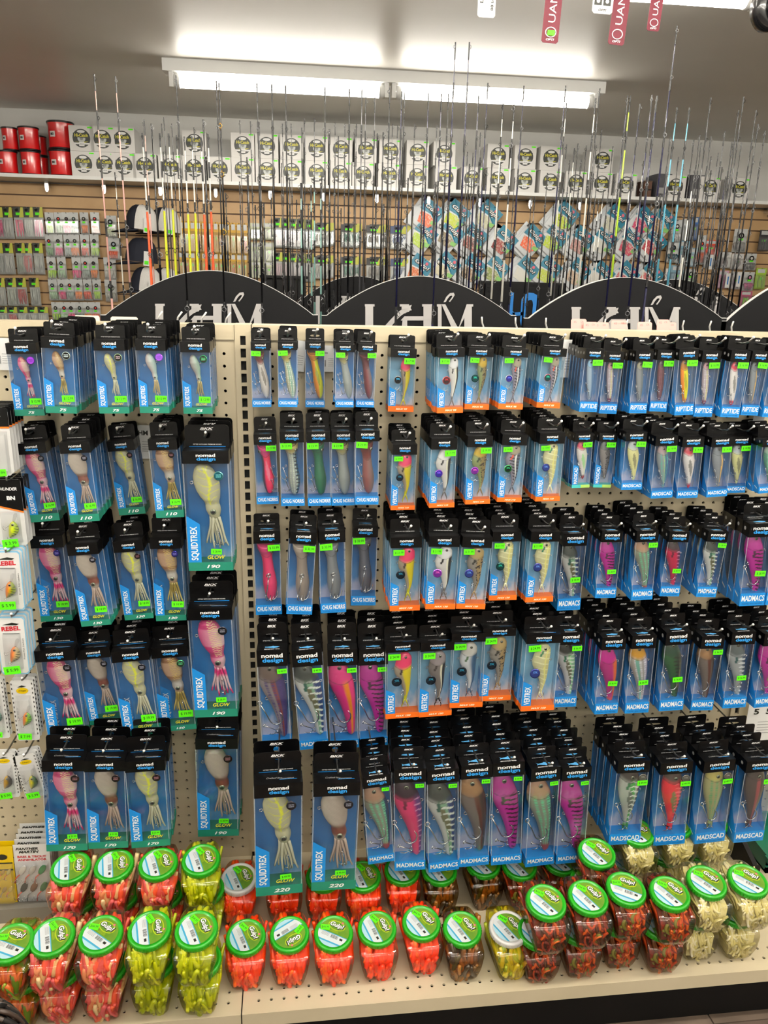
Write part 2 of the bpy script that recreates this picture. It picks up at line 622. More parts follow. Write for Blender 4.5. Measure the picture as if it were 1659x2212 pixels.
# kind: lid height, tab height, thickness, base height, width top, all as a share of the face height
KIND = {
    'S75': dict(hl=.145, tab=.20, T=.15, hb=.09, W=.40, fam='S', base='75', pitch=.024),
    'S110': dict(hl=.135, tab=.20, T=.15, hb=.095, W=.345, fam='S', base='110', pitch=.024),
    'S130': dict(hl=.135, tab=.20, T=.15, hb=.068, W=.335, fam='S', base='130', pitch=.026),
    'S150': dict(hl=.12, tab=.19, T=.15, hb=.06, W=.375, fam='S', base='150', pitch=.028),
    'S170': dict(hl=.12, tab=.19, T=.15, hb=.075, W=.375, fam='S', base='170', pitch=.033),
    'S190': dict(hl=.10, tab=.20, T=.14, hb=.072, W=.358, fam='S', base='190', pitch=.036),
    'S220': dict(hl=.115, tab=.19, T=.14, hb=.082, W=.355, fam='S', base='220', pitch=.042),
    'C95': dict(hl=.12, tab=.20, T=.24, hb=.105, W=.297, fam='C', base='CHUG NORRIS', pitch=.031),
    'C120': dict(hl=.14, tab=.23, T=.22, hb=.112, W=.31, fam='C', base='CHUG NORRIS', pitch=.034),
    'C150': dict(hl=.14, tab=.16, T=.20, hb=.12, W=.294, fam='C', base='CHUG NORRIS', pitch=.038),
    'ML': dict(hl=.155, tab=.22, T=.13, hb=.09, W=.262, fam='M', base='MADMACS', pitch=.032),
    'MX': dict(hl=.125, tab=.13, T=.13, hb=.093, W=.26, fam='M', base='MADMACS', pitch=.036),
    'MS': dict(hl=.157, tab=.20, T=.17, hb=.155, W=.30, fam='M', base='MADMACS', pitch=.027, wedge=1),
    'MM': dict(hl=.16, tab=.17, T=.16, hb=.14, W=.287, fam='M', base='MADMACS', pitch=.029, wedge=1),
    'V95': dict(hl=.135, tab=.215, T=.18, hb=.09, W=.416, fam='V', base='MAX 95', pitch=.024),
    'V110': dict(hl=.155, tab=.20, T=.16, hb=.07, W=.365, fam='V', base='MAX 110', pitch=.024),
    'V130': dict(hl=.14, tab=.21, T=.16, hb=.075, W=.39, fam='V', base='MAX 130', pitch=.025),
    'V150': dict(hl=.11, tab=.18, T=.15, hb=.07, W=.41, fam='V', base='MAX 150', pitch=.028),
    'R': dict(hl=.165, tab=.20, T=.15, hb=.16, W=.30, fam='R', base='RIPTIDE', pitch=.017, wedge=1),
    'D95': dict(hl=.15, tab=.20, T=.16, hb=.055, W=.335, fam='D', base='', pitch=.019, wedge=1),
    'D': dict(hl=.155, tab=.20, T=.19, hb=.12, W=.36, fam='D', base='MADSCAD', pitch=.023, wedge=1),
    'D190': dict(hl=.135, tab=.15, T=.145, hb=.128, W=.335, fam='D', base='MADSCAD', pitch=.034, wedge=1),
}
TPL = {}


def fish_logo(b, c, w, xd, yd, m):
    pts = [(-.5, .22), (-.42, .02), (-.5, -.2), (-.36, -.05), (-.15, -.14), (.05, -.2), (.1, -.3), (.18, -.19), (.38, -.12), (.5, .02),
           (.36, .14), (.15, .19), (.05, .3), (-.02, .2), (-.2, .12), (-.36, .06)]
    xd, yd, c = Vector(xd), Vector(yd), Vector(c)
    P = [c+xd*x*w+yd*y*w*.62 for x, y in pts]
    b.add(P, [(0, 1, 15), (1, 2, 3), (15, 1, 3), (15, 3, 4, 14), (14, 4, 5, 13), (13, 5, 7, 11), (5, 6, 7), (11, 12, 13), (11, 7, 8, 10), (10, 8, 9)], m)


def template(kind):
    if kind in TPL:
        return TPL[kind]
    K = KIND[kind]
    fam = K['fam']
    W, hl, hb, T, tab = K['W'], K['hl'], K['hb'], K['T'], K['tab']
    w2 = W/2
    wb = w2*.975
    R = {}
    # hang tab with a real hole, double-sided card at the back of the box
    b = MB()
    ht = tab*.92
    tw = w2*.97
    ch = tab*.14
    y = T-.006
    slot = fam in 'CM' or kind in ('D190',)
    hx, hz, zc = (W*.26, tab*.085, 1+tab*.36) if slot else (W*.075, W*.075, 1+tab*.50)
    for yy in (y, y+.004):
        V = [(-hx, yy, zc-hz), (hx, yy, zc-hz), (hx, yy, zc+hz), (-hx, yy, zc+hz)]
        b.quad((-tw, yy, 1), (tw, yy, 1), (tw, yy, zc-hz), (-tw, yy, zc-hz), M_CARD)
        b.quad((-tw, yy, zc-hz), (-hx, yy, zc-hz), (-hx, yy, zc+hz), (-tw, yy, zc+hz), M_CARD)
        b.quad((hx, yy, zc-hz), (tw, yy, zc-hz), (tw, yy, zc+hz), (hx, yy, zc+hz), M_CARD)
        b.poly([(-tw, yy, zc+hz), (tw, yy, zc+hz), (tw, yy, 1+ht-ch), (tw-ch*.3, yy, 1+ht-ch*.3), (tw-ch, yy, 1+ht), (-tw+ch, yy, 1+ht), (-tw+ch*.3, yy, 1+ht-ch*.3), (-tw, yy, 1+ht-ch)], M_CARD)
        n = 8
        ring = [(hx*math.cos(-3*PI/4+k*2*PI/n)*(1 if not slot else 1), yy, zc+hz*math.sin(-3*PI/4+k*2*PI/n)) for k in range(n)]
        cor = [(-hx, yy, zc-hz), (hx, yy, zc-hz), (hx, yy, zc+hz), (-hx, yy, zc+hz)]
        for q in range(4):
            a0, a1, a2 = ring[(2*q) % n], ring[(2*q+1) % n], ring[(2*q+2) % n]
            c0, c1 = cor[q], cor[(q+1) % 4]
            b.add([c0, c1, a2, a1, a0], [(0, 1, 3), (1, 2, 3), (0, 3, 4)], M_CARD)
    outl = [(-tw, 1), (tw, 1), (tw, 1+ht-ch), (tw-ch*.3, 1+ht-ch*.3), (tw-ch, 1+ht), (-tw+ch, 1+ht), (-tw+ch*.3, 1+ht-ch*.3), (-tw, 1+ht-ch)]
    for i in range(8):
        p, q = outl[i], outl[(i+1) % 8]
        b.quad((p[0], y, p[1]), (p[0], y+.004, p[1]), (q[0], y+.004, q[1]), (q[0], y, q[1]), M_CARD)
    yt = y-.0012
    zt = 1+ht*.83
    b.text('BKK', (0, yt, zt), M_TXT, w=W*.30, h=tab*.10, bold=.03, shear=.3)
    b.quad((-W*.12, yt, zt-tab*.075), (W*.12, yt, zt-tab*.075), (W*.12, yt, zt-tab*.065), (-W*.12, yt, zt-tab*.065), M_TXTD)
    if fam in 'SVMC' or kind == 'D190':
        b.text('FITTED WITH BKK PREMIUM HOOKS', (0, yt, 1+tab*.13), M_TXT, w=W*.62, h=tab*.045, bold=.01)
    if kind in ('S150', 'S170', 'S190', 'S220'):
        b.quad((-W*.4, yt, 1+tab*.03), (W*.4, yt, 1+tab*.03), (W*.4, yt, 1+tab*.055), (-W*.4, yt, 1+tab*.05), M_BLUEP)
    R['hang_tab'] = b.build('hang_tab')
    # black lid: front panel, sides, top
    b = MB()
    b.box(-w2, w2, -.004, T-.004, 1-hl, 1, M_CARD, skip='b')
    nz = 1-hl*.5
    tww = {'S': W*.42, 'C': W*.55, 'V': W*.44, 'M': W*.70, 'R': W*.60, 'D': W*.62}[fam]
    if kind[:2] in ('S7',):
        tww = W*.46
    th = min(hl*.34, tww*.28)
    b.text('nomad', (0, -.0055, nz+th*.52), M_TXT, w=tww, h=th*.80, bold=.03)
    b.text('design', (tww*.02, -.0055, nz-th*.45), M_LOGO, w=tww*.97, h=th*1.0, bold=.03)
    # print on the slanted or flat top
    if fam in 'CM' and kind != 'C95':
        fish_logo(b, (-W*.0, T*.42, 1.0015), W*.5, (1, 0, 0), (0, 1, 0), M_FISHP)
        b.text('DESIGNED BUILT TESTED', (0, T*.12, 1.0015), M_TXT, w=W*.5, h=T*.10, yd=(0, 1, 0), bold=.02)
    elif kind in ('S150', 'S170', 'S190', 'S220', 'V150', 'D190'):
        b.text('Crafted by', (-W*.1, T*.45, 1.0015), M_TXTD, w=W*.3, h=T*.18, yd=(0, 1, 0), shear=.4)
        b.text('Experience', (W*.18, T*.38, 1.0015), M_TXTD, w=W*.28, h=T*.18, yd=(0, 1, 0), shear=.4)
        b.quad((W*.02, T*.30, 1.0015), (W*.38, T*.30, 1.0015), (W*.38, T*.34, 1.0015), (W*.02, T*.33, 1.0015), M_BLUEP)
    if K.get('wedge'):
        for s in (-1, 1):
            b.disc((s*(w2+.001), T*.5, 1-hl*.45), hl*.14, M_TXTD, 10, (0, 1, 0), (0, 0, 1))
    R['lid'] = b.build('lid')
    # printed card inside at the back
    b = MB()
    b.box(-wb, wb, T-.012, T, .002, .998, {'S': SEA, 'V': SEA_PALE}.get(fam, SEA_SNOW))
    R['backing_card'] = b.build('backing_card')
    # clear window: front and two sides
    b = MB()
    b.quad((-wb, 0, hb*.5), (wb, 0, hb*.5), (wb, 0, 1-hl*.6), (-wb, 0, 1-hl*.6), M_CLEAR)
    b.quad((-wb, T-.013, hb*.5), (-wb, 0, hb*.5), (-wb, 0, 1-hl*.6), (-wb, T-.013, 1-hl*.6), M_CLEAR)
    b.quad((wb, 0, hb*.5), (wb, T-.013, hb*.5), (wb, T-.013, 1-hl*.6), (wb, 0, 1-hl*.6), M_CLEAR)
    for sx in (-1, 1):      # hazy strips along the folded edges, paled in colour as glints
        b.quad((sx*wb-.008, -.0006, hb), (sx*wb+.0005, -.0006, hb), (sx*wb+.0005, -.0006, 1-hl), (sx*wb-.008, -.0006, 1-hl), M_EDGEC)
    R['window'] = b.build('window')
    # base band
    b = MB()
    bm0 = {'S': M_GREENB, 'V': M_ORANGEB}.get(fam, M_BLUEP)
    if kind == 'D95':
        bm0 = M_AQUA
    b.box(-w2, w2, -.002, T-.004, 0, hb, bm0)
    yt = -.0035
    if fam == 'S':
        b.text(K['base'], (w2*.12, yt, hb*.5), M_TXT, h=hb*.42, w=hb*.42*1.25*len(K['base'])*.95, bold=.03, shear=.25)
    elif fam == 'V':
        b.text(K['base'], (w2*.05, yt, hb*.5), mat('cream_print', '#f5e9c8', .5), w=W*.45, h=hb*.34, bold=.04, shear=.3)
    elif kind == 'D95':
        b.quad((0, yt, 0), (w2, yt, 0), (w2, yt, hb), (0, yt, hb), M_LIME)
    else:
        sl = .0
        b.text(K['base'], (w2*.02, yt, hb*.60), M_TXT, w=W*.90, h=hb*.46, bold=.02)
        b.text('FLOATING  165mm  HIGH SPEED', (0, yt, hb*.18), mat('navy_print', '#12508f', .5), w=W*.8, h=hb*.12)
    if K.get('wedge'):      # blue side walls that rise towards the back
        for s in (-1, 1):
            x = s*(wb+.0012)
            b.poly([(x, -.001, hb), (x, T-.004, hb), (x, T-.004, hb+.30), (x, T*.55, hb+.16)], M_BLUEP)
            b.poly([(x, T-.03, hb), (x, T-.004, hb), (x, T-.004, 1-hl), (x, T-.03, 1-hl)], M_BLUEP)
            xx = s*(w2+.0015)
            b.poly([(xx, T*.3, hb*.62), (xx, T*.75, hb*.9), (xx, T*.75, hb*1.02), (xx, T*.3, hb*.74)], M_TXT)
    R['base_band'] = b.build('base_band')
    # blue side print with the upright name
    if fam in 'SV' or kind == 'D95':
        b = MB()
        zt0, zt1 = {'S': (.47, .40), 'V': (.40, .34), 'D': (.43, .40)}[fam]
        xr = -wb + W*({'S': .285, 'V': .27, 'D': .30}[fam])
        e = -wb-.0012
        b.add([(e, -.0012, hb), (xr, -.0012, hb), (xr, -.0012, zt1), (e, -.0012, zt0), (e, T-.02, hb), (e, T-.02, zt0+.04)], [(0, 1, 2, 3), (4, 0, 3, 5)], M_BLUEP)
        nm = {'S': 'SQUIDTREX', 'V': 'VERTREX', 'D': 'MADSCAD'}[fam]
        b.text(nm, ((-wb+xr)/2+.004, -.0028, (hb+zt1)/2+.0), M_TXT, w=(zt1-hb)*.88, h=(xr+wb)*.64, xd=(0, 0, 1), yd=(-1, 0, 0), bold=.02)
        b.text(nm, (-wb-.0028, T*.5, (hb+zt1)/2), M_TXT, w=(zt1-hb)*.5, h=T*.25, xd=(0, 0, 1), yd=(0, 1, 0), bold=.01)
        R['side_print'] = b.build('side_print')
        if fam == 'S':
            b = MB()
            b.text('GLOW', (wb*.28, -.0028, hb+.045), M_YEL, w=W*.40, h=.033, bold=.02, shear=.3)
            b.text('ENHANCED', (wb*.30, -.0028, hb+.018), M_DARK, w=W*.32, h=.010, shear=.2)
            R['slogan_print'] = b.build('slogan_print')
    TPL[kind] = R
    return R


# ------------------------------------------------------------------ lures
def mixc(a, b, t):
    t = max(0., min(1., t))
    return tuple(x+(y-x)*t for x, y in zip(a, b))


def sm(a, b, x):
    t = max(0., min(1., (x-a)/(b-a) if b != a else 0.))
    return t*t*(3-2*t)


def fishcol(belly, back, head=None, ht=.26, lat=None, bars=None, spots=None, scales=None, tail=None, gill=None, mid=None, split=(-.2, .45), patch=None):
    cb, ck = lin(belly), lin(back)
    H = lin(head) if head else None
    rs = random.Random(5)
    SP = [(rs.uniform(.2, .85), rs.uniform(-.1, 1.)) for _ in range(46)] if spots else []

    def f(t, s):
        c = mixc(cb, ck, sm(split[0], split[1], s))
        if mid:
            col, s0, wd = mid
            c = mixc(c, lin(col), 1-sm(wd*.6, wd, abs(s-s0)))
        if patch and .3 < t < .72:
            col, = patch
            u = (t-.3)/.42
            if abs(s-(-.05+.25*u)) < .42*math.sin(PI*u)**.7*.8:
                c = lin(col)
        if scales and t > ht*.8:
            if math.sin(s*12+t*2.5) > .0 and (t*42) % 1. > .28 and abs(s) < .85:
                c = mixc(c, lin(scales), .8)
        if bars:
            col, fr, smin, duty, slant = bars
            if s > smin and ht*.95 < t < .97:
                k = t*fr - abs(s-smin-.25)*slant
                if (k % 1.) < duty*(.55+.45*math.sin(PI*min(1, max(0, (s-smin)/(1-smin)))))+.02:
                    c = lin(col)
        if spots:
            for a, b2 in SP:
                if (t-a)**2*30+(s-b2)**2*1.2 < .011:
                    c = lin(spots)
        if lat:
            col, s0, wd = lat
            if abs(s-s0+.15*(t-.5)) < wd and t > ht:
                c = lin(col)
        if tail and t > .86:
            c = mixc(c, lin(tail), sm(.86, .92, t))
        if H:
            e = ht + .035*math.cos(s*2.2)
            if t < e:
                c = mixc(H, c, sm(e-.07, e, t)*.55)
                if abs(t-e) < .012:
                    c = mixc(c, (.02, .02, .02), .5)
        if gill and abs(t-(ht+.08)) < .055 and abs(s+.25+.9*(t-ht-.08)) < .13:
            c = lin(gill)
        return c
    return f


def squidcol(a, b_, vein=None, bands=None, foil=None, neck=None):
    A, B = lin(a), lin(b_)

    def f(t, s):
        c = mixc(A, B, .5+.5*s)
        if bands:
            c = mixc(c, lin(bands), .85*sm(.1, .5, math.sin(t*11+.9)))
        if foil and s > -.05 and t < .72:
            k = (t*24 + .28*math.sin(s*9+t*20)) % 1.
            if k < .36 and s < .85:
                c = lin(foil)
        if vein:
            V = lin(vein)
            mid_ = .10+.24*math.sin(t*7.5-.6)
            if abs(s-mid_) < .085 and .04 < t < .72:
                c = V
            e_ = s-mid_
            k = (t*7.4 + (abs(e_)*.8 if e_ < 0 else e_*1.1) + .15*math.sin(s*4)) % 1.
            if k < .13-.05*abs(e_) and t < .70 and -.95 < e_ < .75:
                c = mixc(c, V, .8)
        if neck:
            c = mixc(c, lin(neck), sm(.55, .72, t)*(1-sm(.80, .92, t)))
        n = math.sin(t*91+s*57)*math.sin(t*47-s*83)
        return tuple(x*(1+.05*n) for x in c)
    return f


COLR = {
    # squid
    'pink': squidcol('#e0508f', '#e6c4c8', bands='#c8206f', foil='#ecdca0'),
    'brown': squidcol('#c9a184', '#b5987c', bands='#8a5c38', foil='#d8bc6c', neck='#c9c2b8'),
    'white': squidcol('#c9beb0', '#a99a8c', neck='#7c4030'),
    'yellow': squidcol('#cbc8a0', '#b9b794', vein='#e4e63c'),
    'pearl': squidcol('#d8c3c0', '#a3c4bc'),
    'seafoam': squidcol('#cdbfbc', '#8fb5a0'),
    # orange-based minnows
    'pinkyellow': fishcol('#a99a84', '#e8d400', '#f2386c', .30, split=(-.3, .1), tail='#c8c800', gill='#3c2a28'),
    'whiteblack': fishcol('#dedcd8', '#1c1c1e', '#ececec', .24, lat=('#f4f2d8', .38, .12), split=(.45, .6), gill='#1a1a1a', tail='#6a6a6a'),
    'greyblack': fishcol('#77706c', '#141414', '#9a8f90', .25, lat=('#e8e2c8', .42, .12), split=(.45, .6), gill='#3a3230'),
    'trout': fishcol('#8a9a62', '#8c7a4a', '#d0ac20', .24, spots='#2a1c10', gill='#1c3410', split=(-.4, .4)),
    'tan': fishcol('#8f8a82', '#a48a5c', '#b49a62', .24, spots='#241a10', split=(.0, .3), gill='#2c2c26'),
    'bluebar': fishcol('#8f8a9c', '#5a6478', '#a59a80', .22, lat=('#f0f0e8', .32, .1), bars=('#1a1c2a', 14, -.6, .42, .5), gill='#e0502c'),
    'ribs': fishcol('#d6d4a0', '#ddd890', '#d8d4a0', .1, bars=('#f2f2c4', 9, -.9, .2, .35), lat=('#f4f090', .35, .10), gill='#2c7c58'),
    'bluewhite': fishcol('#d4d8dc', '#28567c', '#cfcdc4', .24, split=(-.1, .55), gill='#4a6c4a'),
    # trolling minnows
    'magenta': fishcol('#c0229a', '#a81c86', '#b4308f', .24, bars=('#16060f', 17, -.35, .36, .35), gill='#4a2440', split=(-.5, .9)),
    'bluezig': fishcol('#c9ccc8', '#17386c', '#3c4440', .24, bars=('#dfe6dc', 13, -.05, .34, .55), gill='#1c5a4c', split=(.15, .6), mid=('#7ca888', .1, .4), patch=('#666648',)),
    'greenzig': fishcol('#c4c6c8', '#8fc49a', '#222622', .22, bars=('#e4ecdf', 15, .0, .34, .6), gill='#1c6a4c', split=(.0, .4), patch=('#6a6a56',), mid=('#9fe0a0', .3, .2)),
    'silvergreen': fishcol('#8a8f80', '#1a3a5c', '#b08a70', .22, scales='#6fd0a0', split=(.3, .7), tail='#a03c3c'),
    'red': fishcol('#c81e4c', '#4a1a4a', '#3a2830', .22, bars=('#d890ac', 13, .3, .22, .5), split=(.2, .7), gill='#601030'),
    'pinkpurple': fishcol('#dc2c6c', '#5c2a72', '#2a1626', .22, bars=('#c890b4', 14, .45, .22, .5), split=(.25, .7), gill='#701438'),
    'violet': fishcol('#8a7f84', '#3c3268', '#6a5a52', .22, mid=('#8c3a22', .1, .22), split=(.1, .45), scales='#4c3c78'),
    'pinkorange': fishcol('#d82a82', '#f03c84', '#e83c88', .26, mid=('#f08a20', .35, .28), split=(-.9, .9)),
    'purpleorange': fishcol('#b4207c', '#e0641e', '#c01c8c', .26, split=(.2, .6), tail='#d04c4c'),
    'darkgreen': fishcol('#1e5a30', '#12301f', '#1c4030', .22, bars=('#0a120c', 16, .0, .4, .5), split=(-.2, .6)),
    'bronze': fishcol('#6c625c', '#3a2a26', '#a07850', .22, mid=('#5a2c20', .25, .2), split=(.1, .6)),
    'rainbow': fishcol('#a8a49c', '#8a88a8', '#c89020', .22, scales='#e0e0ea', split=(.1, .8), lat=('#70b0a0', -.3, .16)),
    'silverbar': fishcol('#a8aeb0', '#2a4a60', '#5a6464', .24, bars=('#e8eef0', 14, .0, .32, .5), split=(.2, .6), gill='#2c5c5c'),
    # slim stickbaits and scads
    'bluesilver': fishcol('#9cb2c6', '#3c6a98', '#8cc4e8', .18, split=(-.1, .5)),
    'purplescale': fishcol('#b8a8b0', '#3c3a68', '#d8a0a8', .16, scales='#e4e0e8', split=(.3, .8), tail='#8a2c50', mid=('#d8d060', .1, .2)),
    'grey': fishcol('#8c9094', '#6c7880', '#b0ac8c', .18),
    'plum': fishcol('#6c3844', '#4c2630', '#54303c', .15, scales='#8c5660'),
    'yelloworange': fishcol('#f08a10', '#e8e010', '#c07820', .22, split=(-.5, -.1), patch=('#b8b418',), tail='#f09020'),
    'whitered': fishcol('#e8e2e0', '#e0d8d4', '#d8324c', .2, tail='#d01c3c', patch=('#8c8a86',)),
    'whitegreen': fishcol('#ece6e2', '#d8dcc8', '#e05070', .2, tail='#a03040', patch=('#a8dc9c',)),
    'spotgrey': fishcol('#8c8684', '#5c5a5c', '#6c7474', .2, spots='#16161a'),
    'paleyellow': fishcol('#e4e29c', '#d8d490', '#c4ccd0', .22, patch=('#9c9a70',)),
    'blueband': fishcol('#8a9498', '#1c4c84', '#b49ca0', .2, scales='#50b8a8', split=(.1, .4), mid=('#d8d830', .0, .05)),
    'greyrain': fishcol('#8c9298', '#747880', '#7c848c', .2, lat=('#f0c060', .5, .12)),
    'seaweed': fishcol('#4a8a74', '#2c5a58', '#8ca898', .2, scales='#90d0b0'),
    'chevron': fishcol('#b9bdb4', '#33363f', '#4a443e', .16, bars=('#f2f6ec', 13, .0, .30, .9), split=(.55, .75), mid=('#4fae50', .2, .3), gill='#3c7c50', patch=('#6c746a',), tail='#3c8c48'),
    'redback': fishcol('#f02c3c', '#34222a', '#5a4a44', .16, bars=('#ff6470', 16, .1, .3, .9), split=(.5, .75), patch=('#8a7c54',)),
    'goldgreen': fishcol('#a9a474', '#4c4c40', '#c4b868', .16, scales='#5fae74', split=(.4, .8)),
    'maroon': fishcol('#544644', '#3a1c20', '#4c443e', .14, mid=('#a04c50', .15, .25), split=(.2, .7)),
    # poppers
    'p_white': fishcol('#e0dad4', '#d4cbc2', '#8c4a44', .24, split=(-.5, .9), patch=('#8c857c',)),
    'p_scale': fishcol('#b8b898', '#8ca89c', '#c4b060', .2, scales='#e8ecd8', mid=('#4f9c84', .0, .3)),
    'p_orange': fishcol('#f5961c', '#dce010', '#e08a20', .16, split=(-.05, .15), patch=('#a8a818',)),
    'p_clear': fishcol('#98a09c', '#8c9494', '#b0a870', .2),
    'p_plum': fishcol('#7c2c34', '#7c6c70', '#601c24', .3, split=(-.2, .8)),
    'p_pink': fishcol('#f43c74', '#ec3c74', '#d8447c', .2),
    'p_pinkstripe': fishcol('#4a2450', '#fa2c60', '#e03c84', .22, split=(-.7, -.4), patch=('#f47090',)),
    'p_green': fishcol('#0e6a48', '#0a5a3e', '#0e6444', .16),
    'p_mack': fishcol('#9ca4a0', '#2c5a74', '#b8a860', .18, scales='#c8d4c0', split=(.2, .6), bars=('#101c28', 15, .3, .35, .5)),
    'p_taupe': fishcol('#9c8f84', '#8c8078', '#b0a294', .22),
    'p_smoke': fishcol('#84888c', '#74787c', '#8c9094', .2),
    'p_dark': fishcol('#6c6e78', '#585a64', '#70727c', .2),
    'p_maroon': fishcol('#8c4844', '#7a6a64', '#6c2824', .32, split=(-.6, 1.2)),
}
COLNAME = {'pinkyellow': 'pink and yellow', 'whiteblack': 'white and black', 'greyblack': 'grey and black', 'trout': 'yellow-headed spotted',
           'tan': 'tan spotted', 'bluebar': 'grey dark-barred', 'ribs': 'pale yellow ribbed', 'bluewhite': 'white and blue',
           'magenta': 'magenta tiger-striped', 'bluezig': 'white and blue zigzag', 'greenzig': 'white and green zigzag', 'silvergreen': 'green-scaled silver',
           'red': 'crimson', 'pinkpurple': 'pink and purple', 'violet': 'violet and rust', 'pinkorange': 'pink and orange', 'purpleorange': 'purple and orange',
           'darkgreen': 'dark green', 'bronze': 'bronze-headed grey', 'rainbow': 'glittering silver', 'silverbar': 'silver-barred', 'bluesilver': 'blue and silver',
           'purplescale': 'purple-scaled', 'grey': 'smoky grey', 'plum': 'plum', 'yelloworange': 'yellow and orange', 'whitered': 'white and red',
           'whitegreen': 'white red-headed', 'spotgrey': 'grey spotted', 'paleyellow': 'pale yellow', 'blueband': 'dark blue-backed', 'greyrain': 'grey rainbow-flash',
           'seaweed': 'sea green', 'chevron': 'white and green chevron', 'redback': 'red', 'goldgreen': 'gold and green', 'maroon': 'dark maroon',
           'p_white': 'white', 'p_scale': 'silver-scaled', 'p_orange': 'orange and yellow', 'p_clear': 'clear', 'p_plum': 'plum', 'p_pink': 'pink',
           'p_pinkstripe': 'hot pink', 'p_green': 'green', 'p_mack': 'mackerel-striped', 'p_taupe': 'taupe', 'p_smoke': 'smoky clear', 'p_dark': 'dark grey', 'p_maroon': 'maroon',
           'pink': 'pink', 'brown': 'brown', 'white': 'white', 'yellow': 'yellow-veined', 'pearl': 'pearl', 'seafoam': 'grey-green'}

# profile rows: (z, centre x, half width) in box units, head to tail
PROF = {
    'S': [(.885, -.035, .005), (.875, -.035, .045), (.84, -.03, .075), (.78, -.02, .098), (.72, -.01, .103), (.66, .0, .094), (.61, .012, .078),
          (.575, .022, .060), (.555, .026, .056), (.53, .03, .060), (.50, .034, .060), (.47, .038, .050), (.44, .042, .038), (.425, .043, .01)],
    'S75': [(.81, -.045, .005), (.80, -.045, .03), (.76, -.04, .052), (.70, -.028, .066), (.64, -.012, .062), (.585, .004, .046), (.545, .014, .034),
            (.52, .018, .034), (.495, .022, .036), (.465, .026, .028), (.44, .03, .018), (.43, .031, .005)],
    'V': [(.858, .035, .01), (.84, .035, .05), (.79, .035, .085), (.72, .025, .098), (.64, .012, .105), (.57, .015, .098), (.5, .032, .078), (.42, .05, .055),
          (.34, .058, .036), (.27, .052, .022), (.22, .045, .018), (.2, .044, .003)],
    'V95': [(.865, .065, .01), (.845, .065, .04), (.80, .062, .068), (.73, .055, .078), (.65, .055, .078), (.56, .066, .07), (.48, .07, .056), (.38, .065, .038),
            (.28, .052, .022), (.2, .045, .013), (.17, .044, .003)],
    'M': [(.868, -.055, .02), (.85, -.05, .055), (.80, -.042, .085), (.73, -.03, .105), (.66, -.018, .114), (.58, -.0, .104), (.50, .022, .088), (.42, .038, .070),
          (.34, .05, .056), (.26, .058, .045), (.18, .062, .038), (.12, .064, .03), (.1, .064, .005)],
    'D': [(.845, -.02, .01), (.83, -.02, .045), (.77, -.015, .075), (.69, -.005, .092), (.60, .01, .098), (.51, .022, .088), (.42, .034, .070), (.33, .044, .052),
          (.25, .05, .038), (.17, .054, .026), (.14, .054, .005)],
    'D190': [(.868, -.005, .03), (.85, .0, .072), (.78, .0, .098), (.70, .004, .110), (.62, .008, .108), (.54, .012, .096), (.46, .018, .078), (.38, .022, .058),
             (.30, .024, .040), (.24, .024, .028), (.215, .024, .030), (.17, .022, .034), (.14, .02, .03), (.135, .02, .003)],
    'R': [(.835, -.03, .008), (.82, -.03, .026), (.77, -.028, .045), (.70, -.02, .056), (.61, -.008, .060), (.52, .002, .060), (.43, .012, .056), (.34, .020, .048),
          (.26, .026, .038), (.19, .03, .028), (.175, .03, .004)],
    'C': [(.845, -.02, .09), (.84, -.02, .098), (.80, -.018, .096), (.76, -.016, .088), (.72, -.012, .072), (.67, -.006, .060), (.60, .002, .058), (.52, .008, .063),
          (.44, .014, .073), (.36, .02, .080), (.28, .024, .074), (.21, .026, .060), (.15, .028, .042), (.125, .028, .006)],
    'C95': [(.845, -.035, .085), (.84, -.035, .09), (.80, -.03, .085), (.76, -.024, .072), (.71, -.014, .056), (.64, .0, .054), (.56, .018, .060), (.47, .034, .068),
            (.38, .048, .072), (.29, .060, .068), (.21, .070, .052), (.15, .076, .034), (.12, .078, .006)],
}


def lure_mesh(pk, fam, colour, T, hi):
    key = (pk, colour, round(T, 2), hi)
    if key in TPL:
        return TPL[key]
    P = PROF[pk]
    zs = np.array([p[0] for p in P])
    n = 110 if hi else 22
    m_ = 48 if hi else 10
    u = np.linspace(0, 1, n)
    idx = np.arange(len(P))/(len(P)-1)
    # sample evenly along the length with smooth in-betweens
    zz = np.interp(u, (zs[0]-zs)/(zs[0]-zs[-1]), zs)
    order = np.argsort(zs)
    xc = np.interp(zz, zs[order], np.array([p[1] for p in P])[order])
    hw = np.interp(zz, zs[order], np.array([p[2] for p in P])[order])
    ker = np.array([.25, .5, .25])
    for _ in range(3 if hi else 0):
        xc[1:-1] = np.convolve(xc, ker, 'same')[1:-1]
        hw[2:-2] = np.convolve(hw, ker, 'same')[2:-2]
    f = COLR[colour]
    depth = {'S': .80, 'C': .95}.get(fam, .55)
    b = MB()
    V, C = [], []
    for i in range(n):
        for k in range(m_):
            th = 2*PI*k/m_
            cs, sn = math.cos(th), math.sin(th)
            yd = min(hw[i]*depth, T*.40)
            dz = -.055*sn*max(0., 1-u[i]/.14) if fam == 'C' else 0.
            V.append((xc[i]+hw[i]*cs, T*.48-yd*sn, zz[i]+dz))
            C.append(f(float(u[i]), cs))
    F = []
    for i in range(n-1):
        for k in range(m_):
            k2 = (k+1) % m_
            F.append((i*m_+k, (i+1)*m_+k, (i+1)*m_+k2, i*m_+k2))
    F.append(tuple(range(m_)))
    F.append(tuple((n-1)*m_+k for k in range(m_-1, -1, -1)))
    mt = SOFT if fam == 'S' else LURE
    b.add(V, F, mt, True, C)
    if fam == 'S' and hi:        # side fins of the mantle
        o = []
    TPL[key] = b.build('lure')
    return TPL[key]


